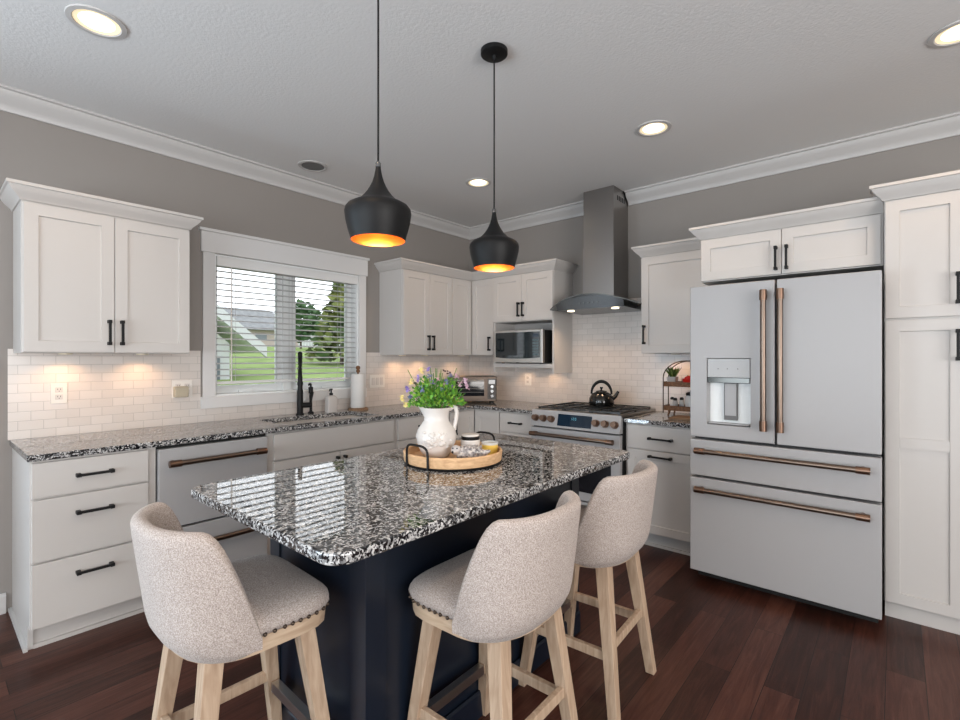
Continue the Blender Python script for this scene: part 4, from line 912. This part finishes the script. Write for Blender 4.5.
# bouquet
t_ = thing('flower_bouquet', (jx, jy, zf+0.20), 'bouquet of small violet and pink flowers with bright green leaves', 'flowers')
bm = BM(); top = Vector((jx, jy, zf+0.16))
for i in range(44):
    a = random.uniform(0, 2*PI); r = random.uniform(0.02, 0.13); tube(bm, [top + Vector((random.uniform(-.025, .025), random.uniform(-.025, .025), -0.005)), top + Vector((0.35*r*math.cos(a), 0.35*r*math.sin(a), 0.055)), top + Vector((r*math.cos(a), r*math.sin(a), random.uniform(0.12, 0.22)))], 0.0016, 5)
obj('stem', bm, M['stem'], t_)
bm = BM()
for i in range(950):
    a = random.uniform(0, 2*PI); ph = random.uniform(0.0, 1.0); R_ = random.uniform(0.3, 1.0)**0.6
    p = top + Vector((0.115*R_*math.cos(a)*math.sqrt(1-ph*ph*0.75), 0.115*R_*math.sin(a)*math.sqrt(1-ph*ph*0.75), 0.045 + 0.012*R_ + 0.115*ph*R_))
    d = (p - top).normalized() + Vector([random.uniform(-.7, .7) for _ in range(3)]); d.normalize(); n_, u_, v_ = basis(d); ln = random.uniform(0.012, 0.022); wd = ln*0.33
    up = u_*math.cos(i) + v_*math.sin(i)
    bm.faces.new([bm.verts.new(q) for q in (p, p + d*ln*0.5 + up*wd, p + d*ln, p + d*ln*0.5 - up*wd)])
obj('foliage', bm, M['leaf'], t_, recalc=False)
rt = Vector((0.652, -0.758, 0)); fw = Vector((0.758, 0.652, 0))
FL = [(-0.118, 0.085, 'petal_v'), (-0.110, 0.055, 'petal_b'), (-0.085, 0.105, 'dry'), (-0.07, 0.13, 'petal_v'), (-0.03, 0.165, 'petal_v'), (-0.055, 0.085, 'petal_b'), (-0.015, 0.115, 'petal_v'), (0.012, 0.125, 'petal_p'), (0.045, 0.115, 'petal_b'), (0.055, 0.155, 'dry'), (0.062, 0.145, 'petal_b'),
      (0.088, 0.14, 'petal_p'), (0.10, 0.105, 'petal_p'), (0.125, 0.12, 'petal_p'), (0.13, 0.09, 'petal_p'), (0.03, 0.085, 'petal_b'), (-0.135, 0.05, 'petal_y'), (-0.10, 0.115, 'petal_y'), (-0.12, 0.025, 'petal_y'), (0.07, 0.09, 'petal_v'), (-0.062, 0.158, 'petal_y'), (0.09, 0.04, 'petal_y'), (0.035, 0.16, 'dry'), (-0.02, 0.14, 'petal_b')]
for i, (lat, h, mm) in enumerate(FL):
    c_ = top + rt*lat + fw*random.uniform(-0.075, -0.01) + Vector((0, 0, 0.045 + h)); bm = BM()
    if mm == 'dry': 
        for k in range(5): sphere(bm, c_ + Vector([random.uniform(-.007, .007) for _ in range(3)]), 0.0035, u=6, v=5)
    else:
        for k in range(11):
            d = Vector([random.gauss(0, 1) for _ in range(3)]).normalized(); n_, u_, v_ = basis(d); r_ = 0.016
            bm.faces.new([bm.verts.new(q) for q in (c_, c_ + d*r_*0.7 + u_*r_*0.5, c_ + d*r_*1.1, c_ + d*r_*0.7 - u_*r_*0.5)])
        sphere(bm, c_, 0.005, u=8, v=6)
    obj('flower' if mm != 'dry' else 'bud', bm, M[mm], t_, recalc=False)
# mug-like candle, yellow candle, figurine
mx_, my_ = -2.424, -2.186
t_ = thing('candle_jar', (mx_, my_, zf), 'white candle jar with a black-banded rim on the tray', 'candle')
bm = BM(); lathe(bm, [(0.036, zf), (0.041, zf+0.004), (0.043, zf+0.060), (0.040, zf+0.066), (0.037, zf+0.066)], (mx_, my_, 0), 32); obj('body', bm, M['ceramic'], t_, smooth=40)
bm = BM(); lathe(bm, [(0.0385, zf+0.0655), (0.0395, zf+0.067), (0.0395, zf+0.080), (0.038, zf+0.081)], (mx_, my_, 0), 32); obj('black_band', bm, M['black'], t_, smooth=40)
bm = BM(); lathe(bm, [(0.0385, zf+0.0812), (0.0395, zf+0.083), (0.037, zf+0.089), (0.01, zf+0.090)], (mx_, my_, 0), 32); obj('lid', bm, M['ceramic'], t_, smooth=40)
cx_, cy_ = -2.375, -2.256
t_ = thing('candle_jar', (cx_, cy_, zf), 'short yellow candle in a glass cup near the far tray handle', 'candle')
bm = BM(); lathe(bm, [(0.030, zf), (0.033, zf+0.004), (0.035, zf+0.048), (0.030, zf+0.050)], (cx_, cy_, 0), 28); obj('wax', bm, M['candle_y'], t_, smooth=40)
bm = BM(); lathe(bm, [(0.0355, zf+0.046), (0.0365, zf+0.050), (0.0365, zf+0.056), (0.034, zf+0.056), (0.034, zf+0.0505)], (cx_, cy_, 0), 28); obj('rim', bm, M['jarglass'], t_, smooth=40)
gx, gy = -2.518, -2.262
t_ = thing('animal_figurine', (gx, gy, zf), 'small speckled grey animal figurine with a pale snout on the tray', 'figurine')
c = Vector((gx, gy, zf)); bm = BM()
def ring_at(p, r, d):
    n_, u_, v_ = basis(d); return [p + (u_*math.cos(2*PI*i/16) + v_*math.sin(2*PI*i/16))*r for i in range(16)]
pp = [(-0.050, 0.030, 0.020), (-0.035, 0.030, 0.028), (-0.01, 0.031, 0.030), (0.02, 0.029, 0.027), (0.045, 0.026, 0.020), (0.068, 0.030, 0.013), (0.088, 0.038, 0.006)]
rs = [ring_at(c + rt*a + Vector((0, 0, h)), r, rt) for a, h, r in pp]; loft(bm, rs)
for i in range(160):
    a = random.uniform(-0.035, 0.05); ang = random.uniform(-1.9, 1.9); r = 0.027; d = Vector((0, 0, 1))*math.cos(ang) - fw*math.sin(ang); p = c + rt*a + Vector((0, 0, 0.030)) + d*r*0.97
    tip = p + (d + rt*0.7).normalized()*0.011; n_, u_, v_ = basis(d); w_ = 0.0028
    v = [bm.verts.new(q) for q in (p + u_*w_, p - u_*w_*0.5 + v_*w_, p - u_*w_*0.5 - v_*w_, tip)]
    for f in ((0, 1, 3), (1, 2, 3), (2, 0, 3)): bm.faces.new([v[k] for k in f])
obj('body', bm, M['speck'], t_, smooth=45)
bm = BM(); hc = c - rt*0.052 - fw*0.012 + Vector((0, 0, 0.044)); sphere(bm, hc, 0.021, (1, 1, 0.95)); cyl(bm, hc - fw*0.008, hc - fw*0.026 - rt*0.012 - Vector((0, 0, 0.005)), 0.013, 0.005, 12); hd_ = obj('head', bm, mat('figurine_pale', (0.46, 0.43, 0.42), 0.4), t_, smooth=60)
bm = BM(); sphere(bm, hc - fw*0.027 - rt*0.0125 - Vector((0, 0, 0.004)), 0.005, u=10, v=8); sphere(bm, hc - fw*0.016 - rt*0.012 + Vector((0, 0, 0.010)), 0.0032, u=8, v=6); sphere(bm, hc - fw*0.019 + rt*0.005 + Vector((0, 0, 0.010)), 0.0032, u=8, v=6); obj('eye', bm, M['black'], hd_, smooth=60)

# ------------------------------------------------------------------ ceiling lights
def pendant(x, y, zb, label):
    t_ = thing('pendant_lamp', (x, y, zb), label, 'pendant lamp', 'black pendant lamps over the island')
    k = 0.000444
    prof = [(209, 608), (214, 590), (232, 530), (250, 455), (258, 395), (252, 365), (235, 342), (200, 322), (165, 306), (140, 288), (110, 258), (85, 225), (62, 185), (45, 148), (32, 105), (24, 65), (19, 30)]
    o = [(r*k, zb + (608-h)*k) for r, h in prof]
    bm = BM(); lathe(bm, o, (x, y, 0), 48, cap0=False)
    sh = obj('lamp_shade', bm, M['pend'], t_, smooth=50)
    i_ = [(r-0.0025, z) for r, z in o[:10]]; i_[0] = (o[0][0], o[0][1]-0.0002)
    bm = BM(); lathe(bm, i_, (x, y, 0), 48, cap0=False, cap1=True); obj('gold_lining', bm, M['gold'], sh, smooth=50)
    zt = o[-1][1]
    bm = BM(); lathe(bm, [(0.0095, zt-0.002), (0.0095, zt+0.012), (0.005, zt+0.018)], (x, y, 0), 16); obj('neck_collar', bm, M['chrome'], t_, smooth=40)
    bm = BM(); cyl(bm, (x, y, zt+0.016), (x, y, ZC-0.02), 0.0035, seg=8); obj('cord', bm, M['black'], t_, smooth=60)
    bm = BM(); lathe(bm, [(0.062, ZC), (0.062, ZC-0.018), (0.055, ZC-0.024), (0.012, ZC-0.026), (0.008, ZC-0.045)], (x, y, 0), 32); obj('canopy', bm, M['pend'], t_, smooth=40)
    bm = BM(); sphere(bm, (x, y, zb+0.075), 0.028, (1, 1, 1.2)); cyl(bm, (x, y, zb+0.10), (x, y, zb+0.135), 0.014); obj('bulb', bm, M['bulb'], t_, smooth=60)
    point('pendant_bulb_lamp', (x, y, zb+0.03), 2.2, (1.0, 0.66, 0.34), 0.03)
pendant(-2.945, -2.222, 1.761, 'black teardrop pendant lamp hanging at the window-side half of the island')
pendant(-2.262, -2.188, 1.765, 'black teardrop pendant lamp hanging at the range-side half of the island')
def can(x, y, label, lit=True):
    t_ = thing('recessed_light', (x, y, ZC), label, 'ceiling light', 'recessed ceiling lights')
    bm = BM(); lathe(bm, [(0.105, ZC-0.0005), (0.103, ZC-0.006), (0.085, ZC-0.008), (0.080, ZC-0.004), (0.0795, ZC-0.0005)], (x, y, 0), 40, cap0=False, cap1=False); obj('trim_ring', bm, M['trim'], t_, smooth=40)
    if lit:
        bm = BM(); lathe(bm, [(0.080, ZC-0.004), (0.062, ZC-0.0015)], (x, y, 0), 40, cap0=False, cap1=False); obj('baffle', bm, mat('can_baffle_glow', (0.8, 0.7, 0.5), 0.5, emit=(1.0, 0.80, 0.5), es=0.75), t_, smooth=40)  # glow in the baffle stands for light spilling from the lens
        bm = BM(); lathe(bm, [(0.062, ZC-0.002), (0.061, ZC-0.0012)], (x, y, 0), 32, cap0=True, cap1=True); obj('lens', bm, M['lamp'], t_)
        spot('ceiling_lamp', (x, y, ZC-0.03), 15, 2.5, (1.0, 0.68, 0.42), 0.06)
    else:
        bm = BM(); lathe(bm, [(0.080, ZC-0.005), (0.03, ZC-0.001)], (x, y, 0), 32, cap0=True, cap1=True); obj('lens', bm, M['greygrille'], t_, smooth=40)
can(-3.499, -1.042, 'lit recessed ceiling light above the three-drawer cabinet')
can(-1.046, -1.04, 'lit recessed ceiling light near the corner cabinets')
can(-1.040, -2.458, 'lit recessed ceiling light between the hood and the refrigerator')
can(-1.048, -3.80, 'lit recessed ceiling light above the pantry side of the room, cut by the picture edge')
can(-2.094, -0.337, 'unlit grey recessed ceiling light close to the crown molding above the window', False)
for x, y in ((-3.5, -3.8), (-2.3, -3.8), (-3.5, -2.46)): spot('ceiling_lamp', (x, y, ZC-0.03), 15, 2.5, (1.0, 0.72, 0.48), 0.06)

# ------------------------------------------------------------------ outside the window
bm = BM(); nx, ny = 24, 24; gv = []
for j in range(ny+1):
    row = []
    for i in range(nx+1):
        y = 0.6 + 60*(j/ny)**1.6; x = -14 + 70*i/nx; row.append(bm.verts.new((x, y, 0.72 + 0.052*min(y, 25) + 0.012*max(0, y-25) + 0.06*math.sin(x*0.7+y))))
    gv.append(row)
for j in range(ny):
    for i in range(nx): bm.faces.new((gv[j][i], gv[j][i+1], gv[j+1][i+1], gv[j+1][i]))
struct(obj('ground_lawn', bm, M['lawn'], smooth=60), 'bright green lawn sloping up outside the window', 'lawn')
t_ = thing('neighbor_garage', (-2.3, 7, 0.95), 'white garage with a sloping gable roof just outside the window', 'garage')
bm = BM(); box(bm, -4.1, -0.43, 5.0+0.25, 9.5, 0.6, 1.60); obj('wall', bm, M['sidingw'], t_)
bm = BM(); loft(bm, [[(-4.1, y, 1.60), (-0.43, y, 1.60), (-2.265, y, 3.14)] for y in (5.26, 9.5)]); obj('gable', bm, M['gable'], t_)
for s in (1, -1):
    a = Vector((-2.265, 0, 3.35)); b = Vector((-2.265 + s*2.35, 0, 1.46)); nn = Vector((s*0.64, 0, 0.77))*0.16
    bm = BM(); loft(bm, [[(p.x, y, p.z) for p in (a, b, b + Vector((0, 0, 0.06)), a + Vector((0, 0, 0.17)))] for y in (5.0, 9.8)]); rf_ = obj('roof', bm, M['shingle'], t_)
    bm = BM(); loft(bm, [[(p.x, y, p.z) for p in (a - Vector((0, 0, 0.022)), b - Vector((0, 0, 0.022)), b - Vector((0, 0, 0.002)), a - Vector((0, 0, 0.002)))] for y in (5.0, 9.8)]); obj('brightened_soffit', bm, M['vinyl'], rf_)  # white panel added to lighten the shaded roof underside
    bm = BM(); loft(bm, [[(p.x, y, p.z) for p in (a - Vector((0, 0, 0.05)), b - Vector((0, 0, 0.10)), b + Vector((0, 0, 0.10)), a + Vector((0, 0, 0.14)))] for y in (4.94, 4.998)]); obj('rake_board', bm, M['sidingw'], t_)
bm = BM(); box(bm, -1.35, -0.60, 5.22, 5.26, 0.85, 1.36); o = obj('window', bm, mat('garage_window', (0.12, 0.14, 0.16), 0.3), t_)
def house(x0, x1, y, z0, z1, zr, label, m, depth=6):
    t_ = thing('house', ((x0+x1)/2, y, z0), label, 'house')
    bm = BM(); box(bm, x0, x1, y, y+depth, z0, z1); obj('wall', bm, m, t_)
    bm = BM(); loft(bm, [[(x, y-0.5, z1), (x, y+depth+0.5, z1), (x + k, y+depth/2, zr)] for x, k in ((x0-0.4, 1.5), (x1+0.4, -1.5))]); obj('roof', bm, M['shingle'], t_)
    for i in range(3):
        xx = x0 + (x1-x0)*(i+0.5)/3; bm = BM(); box(bm, xx-0.4, xx+0.4, y-0.05, y, z0 + (z1-z0)*0.45, z0 + (z1-z0)*0.8); obj('window', bm, mat('house_window', (0.2, 0.22, 0.25), 0.3), t_)
house(9.0, 15.2, 31, 2.0, 3.35, 5.1, 'pale house with a grey roof behind the round tree', M['house'])
house(19.5, 25, 34, 2.0, 3.6, 5.0, 'distant pale house beside the conifer', M['sidingw'])
def tree(x, y, z0, h, r, label, m, conifer=False, n=900):
    t_ = thing('tree', (x, y, z0), label, 'tree')
    bm = BM(); cyl(bm, (x, y, z0), (x, y, z0 + h*(0.9 if conifer else 0.5)), r*0.06, r*0.02, 8); obj('trunk', bm, M['bark'], t_)
    bm = BM()
    for i in range(n):
        if conifer: f = random.random(); zz = z0 + h*(0.06 + 0.94*f); R_ = r*(1-f)*random.uniform(0.35, 1.0) + 0.04; a = random.uniform(0, 2*PI); p = Vector((x + R_*math.cos(a), y + R_*math.sin(a), zz))
        else:
            d = Vector([random.gauss(0, 1) for _ in range(3)]).normalized()*r*random.uniform(0.6, 1.0); p = Vector((x, y, z0+h-r)) + d
        s_ = r*random.uniform(0.10, 0.2); u_ = Vector([random.gauss(0, 1) for _ in range(3)]).normalized(); n_, a_, b_ = basis(u_)
        bm.faces.new([bm.verts.new(q) for q in (p - a_*s_, p + b_*s_*0.6, p + a_*s_, p - b_*s_*0.6)])
    obj('foliage', bm, m, t_, recalc=False)
tree(9.35, 20.5, 1.75, 2.65, 1.1, 'round dark green tree on the lawn seen through the blind', M['tree'])
tree(4.30, 9.0, 1.15, 2.7, 1.05, 'loose yellow-green conifer near the casing edge of the window', M['tree2'], True, 1000)
t_ = thing('fence', (13.5, 27, 2.05), 'white picket fence along the top of the lawn', 'fence')
bm = BM()
for i in range(16): box(bm, 12.8 + i*0.22, 12.88 + i*0.22, 26.98, 27.02, 2.02, 3.0)
obj('slat', bm, M['sidingw'], t_)
